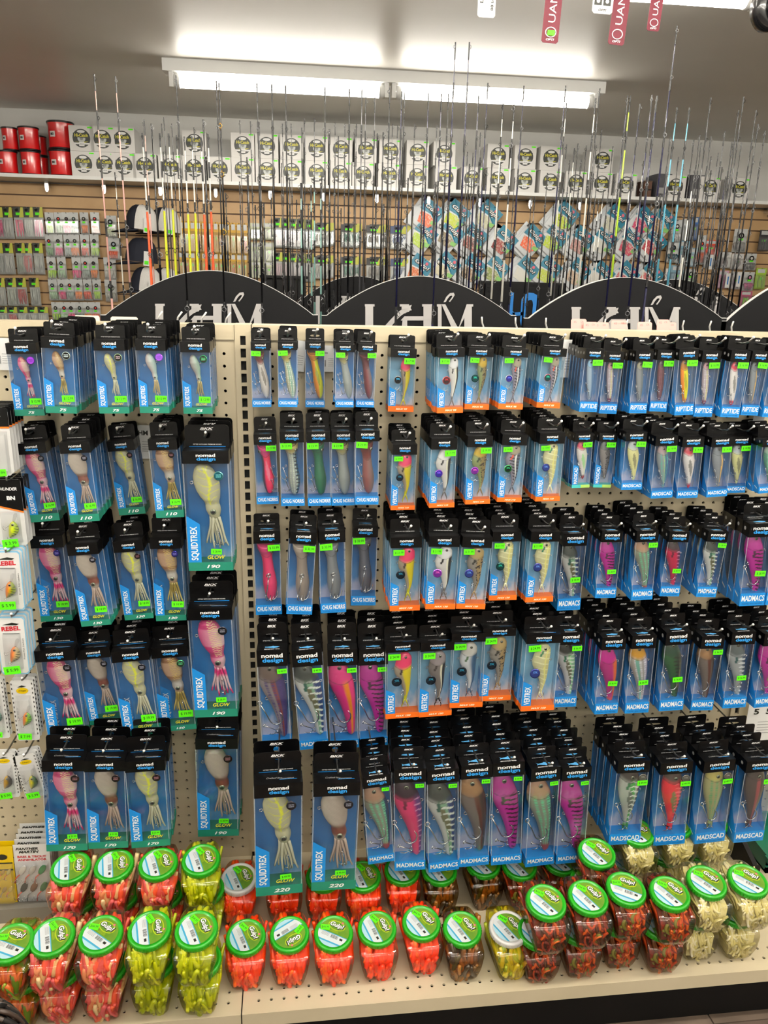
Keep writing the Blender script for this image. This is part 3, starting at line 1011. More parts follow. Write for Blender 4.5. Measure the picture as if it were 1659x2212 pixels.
def vlure(name, build, key):
    if key not in TPL:
        TPL[key] = build()
    return TPL[key]


def tentacle_mesh(colour, small):
    def mk():
        b = MB()
        base = {'pink': ('#e8c6cc', '#e0307c'), 'brown': ('#c8b468', '#a08a3c'), 'white': ('#c9b2a2', '#b8a294'), 'yellow': ('#d4d2b4', '#cac8aa'),
                'pearl': ('#c8b484', '#b8a468'), 'seafoam': ('#c4b070', '#a8945c')}[colour]
        A, B = lin(base[0]), lin(base[1])
        rs = random.Random(3)
        z0, z1 = (.45, .235) if small else (.445, .185)
        for k in range(8):
            a = (k/7-.5)*2
            sp = .085 if not small else .05
            x0 = (.04 if not small else .028)+a*(.032 if not small else .02)
            x1 = (.062 if not small else .045)+a*sp+rs.uniform(-.006, .006)
            y0 = .07+.02*math.sin(k*2.4)
            ze = z1+rs.uniform(-.02, .03)+abs(a)*.03
            pts, rs_ = [], []
            n = 9
            for i in range(n):
                q = i/(n-1)
                pts.append((x0+(x1-x0)*(q**1.2)+.006*math.sin(q*5+k), y0-.015*q, z0+(ze-z0)*q))
                rs_.append((.013 if not small else .0085)*(1-.55*q)+.001)
            o = len(b.v)
            b.tube(pts, rs_, SOFT, 6)
            nv = len(b.v)-o
            for i in range(nv):
                q = (i//6)/(n-1)
                if colour in ('pink',):
                    c = B if (.12 < q < .35 or q > .8) else A
                elif colour == 'brown':
                    c = B if .1 < q < .5 else A
                else:
                    c = mixc(A, B, q)
                b.c.append(c)
        return b.build('tentacles')
    return vlure('t', mk, ('tent', colour, small))


def hook_mesh():
    def mk():
        b = MB()
        for k in range(3):
            a = k*2*PI/3+.4
            dx, dy = math.cos(a), math.sin(a)*.6
            pts = [(0, 0, .5), (0, 0, .0)]
            for i in range(9):
                th = PI*i/8
                r = .16
                pts.append((dx*(r-r*math.cos(th)), dy*(r-r*math.cos(th)), -.0-r*1.1*math.sin(th)-.02))
            pts.append((dx*.34, dy*.34, .16))
            b.tube(pts, [.022]*(len(pts)-1)+[.003], M_CHROME, 5)
        b.tube([(.06*math.cos(t*PI/4), 0, .56+.06*math.sin(t*PI/4)) for t in range(9)], .018, M_CHROME, 5)
        return b.build('treble_hook')
    return vlure('h', mk, 'treble')


def single_hook_mesh():
    def mk():
        b = MB()
        pts = [(0, 0, .62), (.03, 0, .3)]
        for i in range(11):
            th = PI*1.05*i/10
            pts.append((.04+.22-.22*math.cos(th), 0, -.02-.26*math.sin(th)))
        pts.append((.44, 0, .16))
        b.tube(pts, [.024]*(len(pts)-1)+[.003], M_CHROME, 6)
        b.tube([(.07*math.cos(t*PI/4), .0, .70+.08*math.sin(t*PI/4)) for t in range(9)], .02, M_CHROME, 5)
        return b.build('single_hook')
    return vlure('h', mk, 'single')


def eye_mesh():
    def mk():
        b = MB()
        b.lathe([(1.0, 0), (.92, -.25), (.62, -.35)], M_EYER, 16, axis='y', caps=False)
        b.lathe([(.62, -.34), (.45, -.5), (.15, -.58)], M_EYE, 16, axis='y')
        return b.build('eye')
    return vlure('e', mk, 'eye')


def ring_mesh():
    def mk():
        b = MB()
        b.tube([(math.cos(t*PI/5), 0, math.sin(t*PI/5)) for t in range(11)], .26, M_CHROME, 5)
        return b.build('tow_ring')
    return vlure('r', mk, 'ring')


def sticker_mesh(price):
    def mk():
        b = MB()
        b.box(-.5, .5, -.012, 0, -.27, .27, M_STICK)
        b.text('$ '+price, (.02, -.014, 0), M_INK, w=.74, h=.24, bold=.01)
        return b.build('price_sticker')
    return vlure('s', mk, ('stick', price))


def seal_mesh(style):
    def mk():
        b = MB()
        ring, core, txt, _sq = style
        mr = mat('foil_'+ring[1:], ring, .22, metal=.6)
        mc = mat('foilcore_'+core[1:], core, .25, metal=.4)
        mt = mat('foiltext_'+txt[1:], txt, .4)
        b.lathe([(1, -.03), (1, 0)], mr, 22, axis='y')
        b.disc((0, -.035, 0), .86, mc, 22)
        b.text('SQUID', (0, -.05, .2), mt, w=1.1, h=.3, bold=.03) if style[3] else b.poly([(-.6, -.05, -.1), (.1, -.05, .25), (.65, -.05, -.05), (.1, -.05, .12)], mt)
        if style[3]:
            b.text('SCENT', (0, -.05, -.2), mt, w=1.1, h=.3, bold=.03)
        else:
            b.text('VTX', (0, -.05, .30), mt, w=.9, h=.34, bold=.04)
        return b.build('foil_seal')
    return vlure('s', mk, ('seal', style))


SQ_SEAL = [('#a03ce0', '#b24cf0', '#5a1090', 1), ('#d8f0e8', '#161616', '#e8ffff', 1), ('#b0d0a0', '#1c1c1c', '#d0b8c0', 1), ('#9a50e0', '#a460ea', '#501a90', 1),
           ('#40c070', '#2c2c2c', '#60d890', 1), ('#30303a', '#222228', '#9a9aa8', 1), ('#70b0b0', '#1c5a68', '#6cc8c8', 1), ('#3c34a0', '#2c2870', '#9088e0', 1), ('#3a2a2a', '#241c1e', '#9a6c74', 1)]
VX_SEAL = [('#d8d8d8', '#16181c', '#2cb0e8', 0), ('#f06060', '#3c2c30', '#c03030', 0), ('#1c4c48', '#123c3c', '#2ccab0', 0), ('#e0e0e8', '#2a2c80', '#5060e0', 0), ('#e090a0', '#0c3c3c', '#20d0a0', 0),
           ('#202830', '#14202c', '#2880a0', 0), ('#a050e0', '#2c2890', '#8050f0', 0), ('#c060e0', '#6c2890', '#e060c0', 0), ('#50d070', '#10281c', '#20b070', 0), ('#3c3c90', '#2c3c80', '#6090e0', 0)]


BOXNAME = {'S': 'squid_lure_box', 'C': 'popper_box', 'V': 'fish_lure_box', 'M': 'trolling_lure_box', 'R': 'stickbait_box', 'D': 'scad_lure_box'}


def lure_box(kind, colour, q, H, rot, label, group, price, front, hi=True, seal=0, stick=None):
    K = KIND[kind]
    fam = K['fam']
    T, W, hl, hb = K['T'], K['W'], K['hl'], K['hb']
    R = template(kind)
    t = thing(BOXNAME[fam], label, 'lure box', q, rot, group, float(H))
    for n in ('hang_tab', 'lid', 'backing_card', 'window', 'base_band'):
        obj(n, R[n], t)
    if 'side_print' in R:
        obj('side_print', R['side_print'], t)
    if front and 'slogan_print' in R:
        obj('slogan_print', R['slogan_print'], t)
    pk = kind if kind in PROF else fam
    l = obj('lure', lure_mesh(pk, fam, colour, T, front), t)
    if not front:
        return t
    S_ = PROF[pk]
    if fam == 'S':
        sm_ = kind == 'S75'
        obj('tentacles', tentacle_mesh(colour, sm_), l)
        ex, ez, er = (.024, .487, .014) if sm_ else (.036, .495, .024)
        obj('eye', eye_mesh(), l, (ex, T*.48-(.025 if sm_ else .046), ez), sc=er)
        obj('treble_hook', hook_mesh(), l, ((.055 if sm_ else .08), T*.3, .24), (0, -.2, .5), .10 if sm_ else .16)
        for sx in (-1, 1):
            ii = 3
            obj('tow_ring', ring_mesh(), l, (S_[ii][1]+sx*(S_[ii][2]+.012), T*.45, S_[ii][0]-.05*(sx < 0)), sc=.012)
        obj('foil_seal', seal_mesh(SQ_SEAL[seal]), t, ((W*.26), -.002, .80 if not sm_ else .765), sc=(W*.13 if sm_ else W*.105))
        sx, sz, sw = stick or (W*.25, .20, W*.40)
        if kind in ('S170', 'S190', 'S220'):
            sx, sz, sw = stick or (W*.14, .165, W*.24)
    elif fam == 'V':
        ex, ez = S_[2][1]+.008, S_[2][0]+.01
        obj('eye', eye_mesh(), l, (ex, T*.48-min(S_[2][2]*.55, T*.4)*.98, ez), sc=.017)
        zt = S_[-1][0]
        b = TPL.get(('fork', pk, colour))
        if b is None:
            mb = MB()
            c = COLR[colour](.95, .6)
            for sx in (-1, 1):
                o = len(mb.v)
                mb.tube([(S_[-1][1], T*.48, zt+.03), (S_[-1][1]+sx*.018, T*.47, zt-.02), (S_[-1][1]+sx*.04, T*.46, zt-.075), (S_[-1][1]+sx*.036, T*.44, zt-.105)], [.012, .010, .006, .002], LURE, 6)
                mb.c += [c]*(len(mb.v)-o)
            b = TPL[('fork', pk, colour)] = mb.build('tail_fork')
        obj('tail_fork', b, l)
        for ii, sx in ((4, -1), (4, 1), (8, -1)):
            obj('tow_ring', ring_mesh(), l, (S_[ii][1]+sx*(S_[ii][2]+.012), T*.45, S_[ii][0]), sc=.012)
        if kind in ('V130', 'V150'):
            obj('single_hook', single_hook_mesh(), l, (.0, T*.3, .20), (0, 0, .15), .17)
        else:
            obj('treble_hook', hook_mesh(), l, (-.045, T*.3, .36), (0, .5, .3), .16)
        obj('foil_seal', seal_mesh(VX_SEAL[seal]), t, (-W*.17, -.002, .51 if kind in ('V95',) else .50), sc=W*.15)
        sx, sz, sw = stick or (-W*.24, 1-hl-.062, W*.36)
    elif fam == 'C':
        mb = TPL.get(('mouth', pk))
        if mb is None:
            m1 = MB()
            m1.lathe([(S_[0][2]*.94, .846), (S_[0][2]*.9, .852), (S_[0][2]*.3, .80)], mat('popper_mouth', '#5c1018', .3, coat=.4), 20, (S_[0][1], 0, 0))
            m1.v = [(x, T*.48+y*.9, z+.055*y/S_[0][2]) for x, y, z in m1.v]
            mb = TPL[('mouth', pk)] = m1.build('cup_mouth')
        obj('cup_mouth', mb, l)
        for sx in ((1,) if colour != 'p_pinkstripe' else (-1,)):
            obj('eye', eye_mesh(), l, (S_[2][1]+sx*S_[2][2]*.72, T*.48-S_[2][2]*.62, S_[3][0]-.01), (0, 0, sx*.7), .022)
        big = kind == 'C150'
        if big:
            obj('single_hook', single_hook_mesh(), l, (-.03, T*.02+.012, .26), (0, .2, .3), .30)
            obj('treble_hook', hook_mesh(), l, (.02, T*.02+.03, .20), (0, .3, 1.), .22)
            obj('tow_ring', ring_mesh(), l, (.0, T*.06, .47), sc=.018)
        else:
            hx = -.075 if kind == 'C95' else -.085
            if colour == 'p_pinkstripe':
                hx = .1
            for hz in (.40, .23):
                obj('treble_hook', hook_mesh(), l, (hx+(.03 if hz < .3 and hx < 0 else 0), T*.25, hz), (0, -.35, .4), .21)
            obj('tow_ring', ring_mesh(), l, (hx, T*.3, .53), sc=.014)
        sx, sz, sw = stick or (-W*.24, 1-hl-.05, W*.48)
    else:
        i_ = 2
        ex, ez = S_[i_][1]+S_[i_][2]*.15, S_[i_][0]+.01
        er = .02 if fam == 'M' or kind == 'D190' else .016
        obj('eye', eye_mesh(), l, (ex, T*.48-min(S_[i_][2]*.55, T*.4)*.98, ez), sc=er)
        bx, bz = S_[6][1]-S_[6][2], S_[6][0]
        obj('tow_ring', ring_mesh(), l, (bx-.004, T*.4, bz), sc=.015)
        obj('tow_ring', ring_mesh(), l, (S_[4][1]+S_[4][2]+.006, T*.4, S_[4][0]), sc=.012)
        if fam == 'M' or kind == 'D190':
            obj('single_hook', single_hook_mesh(), l, (bx+.0, T*.16, .30), (0, -.35, .1), .27)
            obj('treble_hook', hook_mesh(), l, (bx+.05, T*.2, .20), (0, -.9, .6), .22)
        else:
            obj('treble_hook', hook_mesh(), l, (bx+.0, T*.2, .36), (0, -.4, .4), .18)
            obj('treble_hook', hook_mesh(), l, (bx+.045, T*.2, .24), (0, -.5, .8), .18)
        if kind == 'D190':
            obj('foil_seal', seal_mesh(('#6c6c66', '#5c5c58', '#8c8c86', 0)), t, (W*.32, -.002, .80), sc=W*.13)
        d = {'ML': (W*.30, 1-hl-.05, W*.32), 'MX': (W*.30, 1-hl-.035, W*.27), 'MS': (W*.16, .40, W*.42), 'MM': (W*.14, .40, W*.40),
             'R': (W*.22, 1-hl-.05, W*.56), 'D95': (W*.22, 1-hl-.06, W*.5), 'D': (W*.26, 1-hl-.055, W*.46), 'D190': (W*.33, 1-hl-.125, W*.32)}[kind]
        sx, sz, sw = stick or d
    st = obj('price_sticker', sticker_mesh(price), t, (sx, -.005, sz), (0, rnd.uniform(-.06, .06), 0), float(sw))
    return t


# kind, colour, crop+lid top centre, crop+bottom centre, boxes in the stack, price, seal, options
ROWS = []


def row(section, rowname, items):
    for i, it in enumerate(items):
        ROWS.append((section, rowname, i) + tuple(it))


G = 'green-based boxes'
row(G, 'top', [
    ('S75', 'pink', (1, 135, 188), (1, 200, 670), 4, '12.99', 0), ('S75', 'brown', (1, 375, 148), (1, 408, 653), 8, '12.99', 1),
    ('S75', 'yellow', (1, 720, 165), (1, 760, 655), 8, '12.99', 2), ('S75', 'pearl', (1, 995, 165), (1, 1027, 652), 8, '12.99', 3),
    ('S75', 'seafoam', (1, 1293, 178), (1, 1315, 657), 6, '12.99', 4)])
row(G, 'second', [
    ('S110', 'pink', (1, 200, 850), (1, 303, 1370), 3, '16.99', 5), ('S110', 'white', (1, 492, 845), (1, 565, 1373), 6, '16.99', 5),
    ('S110', 'yellow', (1, 795, 835), (1, 880, 1325), 2, '16.99', 8), ('S110', 'brown', (1, 1075, 825), (1, 1130, 1345), 4, '16.99', 8)])
row(G, 'third', [
    ('S130', 'pink', (2, 305, 208), (2, 378, 772), 2, '18.99', 7), ('S130', 'white', (2, 540, 258), (2, 640, 803), 5, '18.99', 5),
    ('S130', 'yellow', (2, 845, 240), (2, 925, 760), 3, '18.99', 8), ('S130', 'brown', (2, 1097, 215), (2, 1137, 770), 3, '18.99', 7)])
row(G, 'fourth', [
    ('S150', 'pink', (2, 358, 965), (3, 450, 297), 4, '19.99', 5), ('S150', 'white', (2, 614, 960), (3, 705, 193), 3, '19.99', 5),
    ('S150', 'yellow', (2, 860, 970), (3, 942, 268), 4, '19.99', 5), ('S150', 'brown', (2, 1122, 945), (3, 1187, 238), 3, '19.99', 4)])
row(G, 'lowest', [
    ('S170', 'pink', (3, 418, 437), (3, 447, 1037), 2, '23.99', 8), ('S170', 'white', (3, 692, 440), (3, 720, 1020), 4, '23.99', 8),
    ('S170', 'yellow', (3, 960, 440), (3, 1003, 1010), 3, '23.99', 8)])
row('tall boxes by the slotted upright', 'column', [
    ('S190', 'yellow', (1, 1362, 905), (2, 1402, 437), 3, '28.99', 6), ('S190', 'pink', (2, 1390, 690), (2, 1437, 1408), 3, '28.99', 5),
    ('S190', 'white', (3, 1437, 295), (3, 1450, 940), 3, '28.99', 8)])
row('largest squid boxes above jars', 'pair', [
    ('S220', 'yellow', (6, 357, 840), (6, 364, 1885), 2, '49.99', 5), ('S220', 'white', (6, 912, 835), (6, 875, 1840), 2, '49.99', 5)])
B = 'slim popper boxes'
row(B, 'top', [
    ('C95', 'p_white', (4, 212, 300), (4, 230, 1000), 3, '15.99', 0), ('C95', 'p_scale', (4, 509, 295), (4, 512, 1000), 4, '15.99', 0),
    ('C95', 'p_orange', (4, 807, 292), (4, 807, 1003), 1, '15.99', 0, 'r'), ('C95', 'p_clear', (4, 1135, 320), (4, 1127, 1003), 4, '15.99', 0),
    ('C95', 'p_plum', (4, 1380, 320), (4, 1348, 1003), 3, '15.99', 0, 'r')])
row(B, 'middle', [
    ('C120', 'p_pinkstripe', (4, 261, 1300), (4, 295, 2055), 1, '23.99', 0, 'r'), ('C120', 'p_mack', (4, 553, 1270), (4, 568, 2075), 2, '23.99', 0),
    ('C120', 'p_green', (4, 842, 1268), (4, 858, 2073), 2, '23.99', 0), ('C120', 'p_clear', (4, 1115, 1268), (4, 1115, 2070), 2, '23.99', 0),
    ('C120', 'p_maroon', (4, 1380, 1258), (4, 1370, 2060), 3, '23.99', 0)])
row(B, 'bottom', [
    ('C150', 'p_pink', (5, 270, 325), (5, 294, 1190), 1, '32.99', 0, 'r'), ('C150', 'p_taupe', (5, 655, 335), (5, 607, 1187), 2, '32.99', 0, 'r'),
    ('C150', 'p_smoke', (5, 950, 320), (5, 964, 1170), 2, '32.99', 0), ('C150', 'p_dark', (5, 1297, 265), (5, 1272, 1095), 1, '32.99', 0)])
row('tall trolling-lure boxes', 'fourth', [
    ('ML', 'violet', (5, 322, 1560), (6, 343, 527), 4, '48.99', 0), ('ML', 'bluezig', (5, 683, 1560), (6, 695, 510), 4, '48.99', 0),
    ('ML', 'pinkorange', (5, 1055, 1555), (6, 982, 505), 3, '48.99', 0), ('ML', 'magenta', (5, 1380, 1550), (6, 1255, 485), 3, '48.99', 0)])
row('biggest trolling-lure boxes', 'lowest', [
    ('MX', 'silvergreen', (6, 1278, 765), (6, 1328, 1585), 3, '58.99', 0), ('MX', 'pinkpurple', (14, 338, 515), (14, 337, 1210), 5, '58.99', 0),
    ('MX', 'bluezig', (14, 565, 518), (14, 570, 1215), 5, '58.99', 0), ('MX', 'bronze', (14, 799, 487), (14, 777, 1180), 5, '58.99', 0),
    ('MX', 'magenta', (14, 1019, 468), (14, 1000, 1168), 5, '58.99', 0), ('MX', 'silvergreen', (14, 1275, 505), (14, 1230, 1178), 5, '58.99', 0),
    ('MX', 'magenta', (14, 1489, 505), (14, 1440, 1160), 5, '58.99', 0)])
V = 'orange-based boxes'
row(V, 'top', [
    ('V95', 'pinkyellow', (7, 207, 290), (7, 180, 828), 2, '17.99', 0, 'r'), ('V95', 'whiteblack', (7, 615, 285), (7, 600, 838), 6, '17.99', 1),
    ('V95', 'trout', (7, 872, 285), (7, 828, 808), 5, '17.99', 2), ('V95', 'bluebar', (7, 1166, 290), (7, 1115, 805), 6, '17.99', 3),
    ('V95', 'bluebar', (7, 1500, 285), (7, 1437, 795), 5, '17.99', 4)])
row(V, 'second', [
    ('V110', 'pinkyellow', (7, 217, 1105), (7, 197, 1665), 4, '19.99', 5), ('V110', 'whiteblack', (7, 554, 1055), (7, 530, 1645), 6, '19.99', 6, 'r'),
    ('V110', 'trout', (7, 861, 1035), (7, 836, 1615), 6, '19.99', 7, 'r'), ('V110', 'bluebar', (7, 1158, 1022), (7, 1105, 1598), 6, '19.99', 8),
    ('V110', 'ribs', (7, 1478, 1008), (7, 1432, 1590), 6, '19.99', 9)])
row(V, 'third', [
    ('V130', 'pinkyellow', (8, 231, 318), (8, 215, 945), 6, '21.99', 5), ('V130', 'whiteblack', (8, 557, 310), (8, 517, 932), 7, '21.99', 7),
    ('V130', 'tan', (8, 838, 318), (8, 775, 930), 7, '21.99', 9), ('V130', 'ribs', (8, 1090, 270), (8, 1050, 855), 6, '21.99', 2),
    ('V130', 'ribs', (8, 1418, 270), (8, 1360, 870), 6, '21.99', 9)])
row(V, 'bottom', [
    ('V150', 'pinkyellow', (8, 197, 1225), (8, 193, 1860), 4, '24.99', 5), ('V150', 'greyblack', (8, 497, 1215), (8, 474, 1845), 4, '24.99', 5),
    ('V150', 'bluewhite', (8, 763, 1140), (8, 737, 1770), 4, '24.99', 5), ('V150', 'tan', (8, 1027, 1093), (8, 982, 1712), 4, '24.99', 5),
    ('V150', 'ribs', (8, 1405, 1150), (8, 1345, 1797), 5, '24.99', 9)])
row('slim stickbait boxes', 'top', [
    ('R', 'bluesilver', (11, 312, 265), (11, 252, 758), 6, '17.99', 0), ('R', 'purplescale', (11, 468, 290), (11, 406, 772), 3, '17.99', 0),
    ('R', 'grey', (11, 700, 283), (11, 640, 768), 4, '17.99', 0), ('R', 'plum', (11, 870, 275), (11, 797, 755), 3, '17.99', 0),
    ('R', 'yelloworange', (11, 1045, 265), (11, 1000, 782), 4, '16.99', 0), ('R', 'purplescale', (11, 1225, 283), (11, 1147, 795), 3, '16.99', 0),
    ('R', 'whitered', (11, 1452, 280), (11, 1357, 800), 4, '16.99', 0), ('R', 'greyrain', (11, 1610, 285), (11, 1510, 785), 3, '16.99', 0),
    ('R', 'seaweed', (11, 1790, 285), (11, 1680, 800), 3, '16.99', 0)])
row('scad lure boxes', 'second', [
    ('D95', 'whitegreen', (11, 227, 925), (11, 195, 1350), 5, '17.99', 0), ('D95', 'spotgrey', (11, 415, 925), (11, 362, 1348), 4, '17.99', 0),
    ('D', 'paleyellow', (11, 636, 915), (11, 592, 1365), 5, '19.99', 0), ('D', 'blueband', (11, 872, 945), (11, 827, 1430), 5, '19.99', 0),
    ('D', 'whitered', (11, 1080, 955), (11, 1025, 1430), 4, '19.99', 0), ('D', 'greyrain', (11, 1305, 955), (11, 1257, 1420), 4, '19.99', 0),
    ('D', 'paleyellow', (11, 1458, 950), (11, 1400, 1390), 2, '19.99', 0), ('D', 'seaweed', (11, 1700, 960), (11, 1660, 1390), 4, '19.99', 0)])
row('small trolling-lure boxes', 'third', [
    ('MS', 'bluezig', (12, 160, 262), (12, 100, 860), 3, '28.99', 0), ('MS', 'magenta', (12, 447, 245), (12, 388, 765), 4, '28.99', 0),
    ('MS', 'silvergreen', (12, 722, 240), (12, 672, 780), 5, '28.99', 0, 't'), ('MS', 'red', (12, 972, 248), (12, 887, 752), 4, '28.99', 0),
    ('MS', 'bluezig', (12, 1275, 245), (12, 1172, 757), 4, '28.99', 0, 't'), ('MS', 'magenta', (12, 1620, 185), (12, 1530, 825), 4, '28.99', 0),
    ('MS', 'silverbar', (12, 1830, 200), (12, 1725, 815), 4, '28.99', 0)])
row('medium trolling-lure boxes', 'fourth', [
    ('MM', 'greenzig', (12, 125, 1035), (12, 70, 1615), 4, '36.99', 0, 't'), ('MM', 'purpleorange', (12, 460, 1070), (12, 393, 1668), 5, '36.99', 0),
    ('MM', 'rainbow', (12, 697, 1060), (12, 632, 1662), 5, '36.99', 0), ('MM', 'darkgreen', (12, 963, 1030), (12, 900, 1643), 5, '36.99', 0),
    ('MM', 'bronze', (12, 1235, 1065), (12, 1137, 1642), 4, '36.99', 0, 't'), ('MM', 'silverbar', (12, 1475, 1030), (12, 1392, 1622), 4, '36.99', 0),
    ('MM', 'magenta', (12, 1720, 1040), (12, 1630, 1615), 4, '36.99', 0)])
row('large scad boxes', 'lowest', [
    ('D190', 'chevron', (13, 617, 520), (13, 534, 1168), 4, '49.99', 0), ('D190', 'redback', (13, 950, 530), (13, 884, 1172), 4, '49.99', 0),
    ('D190', 'goldgreen', (13, 1285, 513), (13, 1200, 1155), 4, '49.99', 0), ('D190', 'maroon', (13, 1615, 515), (13, 1502, 1148), 4, '49.99', 0)])

HOOK_TIP = MB()
HOOKS = {}


def peg_hook(label, x, z, d):
    L = round(d, 2)
    if L not in HOOKS:
        b = MB()
        b.tube([(0, .012, 0), (0, -L+.01, 0), (0, -L-.008, .004), (.004, -L-.018, .014)], .0019, M_STEEL, 6)
        a = b.build('wire')
        b = MB()
        b.lathe([(.0005, -.0028), (.0022, -.0016), (.0028, 0), (.0022, .0016), (.0005, .0028)], M_WHITEPLASTIC, 10, (.0042, -L-.0185, .015))
        HOOKS[L] = (a, b.build('tip'))
        if 'plate' not in HOOKS:
            b = MB(); b.box(-.008, .008, -.003, 0, -.016, .004, M_STEEL); HOOKS['plate'] = b.build('back_plate')
    t = thing('peg_hook', label, 'hook', (x, 0, z), group=None)
    obj('wire', HOOKS[L][0], t)
    obj('tip', HOOKS[L][1], t)
    obj('back_plate', HOOKS['plate'], t)
    return t


NOUN = {'S': 'squid lure', 'C': 'popper', 'V': 'fish lure', 'M': 'trolling lure', 'R': 'stickbait', 'D': 'scad lure'}
for (section, rn, i, kind, colour, a, c, n, price, seal, *opt) in ROWS:
    K = KIND[kind]
    fam = K['fam']
    d = max(.055, .012+n*K['pitch'], {'S170': .20, 'S220': .28, 'D190': .25, 'MX': .245}.get(kind, 0))
    P1 = on_y(*crop(*a), -d)
    P2 = on_y(*crop(*c), -d)
    v = P1-P2
    H = float(np.hypot(v[0], v[2]))
    lean = math.atan2(float(v[0]), float(v[2]))
    rz = rnd.uniform(-.05, .05)
    nm = '%s %s' % (COLNAME[colour], NOUN[fam])
    where = '%s, %s row, %s along' % (section, rn, ordw(i)) if rn not in ('column', 'pair') else '%s, %s of them' % (section, ordw(i))
    W = K['W']
    st = None
    if opt and opt[0] == 'r':
        st = (W*.25, 1-K['hl']-.055, W*(.42 if fam != 'C' else .46))
    elif opt and opt[0] == 't':
        st = (W*.30, 1-K['hl']-.05, W*.42)
    lure_box(kind, colour, P2, H, (0, lean, rz), '%s in front box: %s' % (nm, where), section+', '+rn+' row fronts', price, True, seal=seal, stick=st)
    for k in range(1, n):
        yb = -d+k*K['pitch']
        if yb+K['T']*H > -.001:
            yb = -.001-K['T']*H
            if yb < -d+(k-.45)*K['pitch']:
                continue
        jx, jz = rnd.uniform(-.002, .002), rnd.uniform(-.002, .002)
        lure_box(kind, colour, (P2[0]+jx, yb, P2[2]+jz), H, (0, lean*(1-.3*k/n)+rnd.uniform(-.012, .012), rz+rnd.uniform(-.015, .015)),
                 '%s box back in stack: %s' % (ordw(k), where), section+', '+rn+' row stacks', price, False)
    # the peg hook that carries the stack, through the hole of its tabs
    slot = fam in 'CM' or kind == 'D190'
    hz = H*(1+K['tab']*(.40 if slot else .52))
    hx = float(P2[0])+hz*math.sin(lean)
    peg_hook('peg hook of %s: %s' % (NOUN[fam], where), hx, float(P2[2])+hz*math.cos(lean), d-K['T']*H+.035)

# ================================================================== bait jars on the base deck
JAR_W, LID_R = .041, .0405
JMAT = {
    'pink': (clear_mat('jar_pink', (1., .86, .78), .10, .05), ['#f0603c', '#ee5a4c', '#e8a070', '#e8c890', '#d85a58'], '#f25a3c'),
    'chartreuse': (clear_mat('jar_chartreuse', (.97, .97, .55), .10, .05), ['#c8cc14', '#b4bc10', '#d8d830', '#9aa40c'], '#c8c800'),
    'red': (clear_mat('jar_red', (1., .86, .74), .10, .05), ['#ff4a0c', '#ff3c10', '#ff6a1c', '#f8502c'], '#ff4a0c'),
    'dark': (clear_mat('jar_dark', (.80, .66, .46), .10, .05), ['#6a4a1c', '#8a5a1a', '#4c4a18', '#a0641c', '#3a2a14'], '#4a2a10'),
    'amber': (clear_mat('jar_amber', (.95, .9, .4), .10, .05), ['#a8b428', '#c0a818', '#7c8c1c', '#d0c040'], '#c0a400'),
    'redgreen': (clear_mat('jar_redgreen', (.90, .74, .60), .10, .05), ['#8a2c18', '#c8501c', '#7c8c3c', '#7a2a22', '#d0641c', '#5c3a1c'], '#a83214'),
    'cream': (clear_mat('jar_cream', (.98, .96, .84), .12, .05), ['#ece4bc', '#e4d898', '#f4ecd0', '#d8cc8c'], '#dcd08c'),
    'mixed': (clear_mat('jar_mixed', (.9, .8, .5), .10, .05), ['#5c8c1c', '#b8481c', '#8c9c28', '#d86a28'], '#7c6420'),
}
M_LIDG = mat('jar_lid_green', '#21a01a', .34, coat=.25)
M_LIDW = mat('jar_lid_white', '#dddcd9', .35, coat=.3)
# side profile, y backwards / z up, of a jar whose mouth slopes towards the aisle
PROFILE = [(0., .006), (.006, 0.), (.110, 0.), (.119, .006), (.1265, .036), (.123, .066), (.114, .074), (.026, .088), (.012, .090), (0., .082)]
WIDE = [.70, .70, .66, .70, .85, .98, 1., .92, .74, .70]
SL_A = math.atan2(.088-.074, .114-.026)


def jar_shell(sc, name, m):
    b = MB()
    bm = bmesh.new()
    xs = [(-1., .80), (-.86, .95), (-.6, 1.), (.6, 1.), (.86, .95), (1., .80)]
    cyc, czc = .062, .05
    rings = []
    for x, k in xs:
        rings.append([bm.verts.new((x*JAR_W*sc*WIDE[PROFILE.index((y, z))], -(cyc+(y-cyc)*sc*(k*.3+.7)), czc+(z-czc)*sc*(k*.45+.55))) for y, z in PROFILE])
    n = len(PROFILE)
    for a, c in zip(rings, rings[1:]):
        for i in range(n):
            j = (i+1) % n
            bm.faces.new((a[i], a[j], c[j], c[i]))
    bm.faces.new(rings[0][::-1])
    bm.faces.new(rings[-1])
    bmesh.ops.recalc_face_normals(bm, faces=bm.faces)
    bmesh.ops.bevel(bm, geom=[e for e in bm.edges if e.calc_face_angle(0) > .35], offset=.0035*sc, segments=2, affect='EDGES', clamp_overlap=True)
    me = bpy.data.meshes.new(name)
    bm.to_mesh(me)
    bm.free()
    me.materials.append(m)
    me.polygons.foreach_set('use_smooth', [True]*len(me.polygons))
    return me


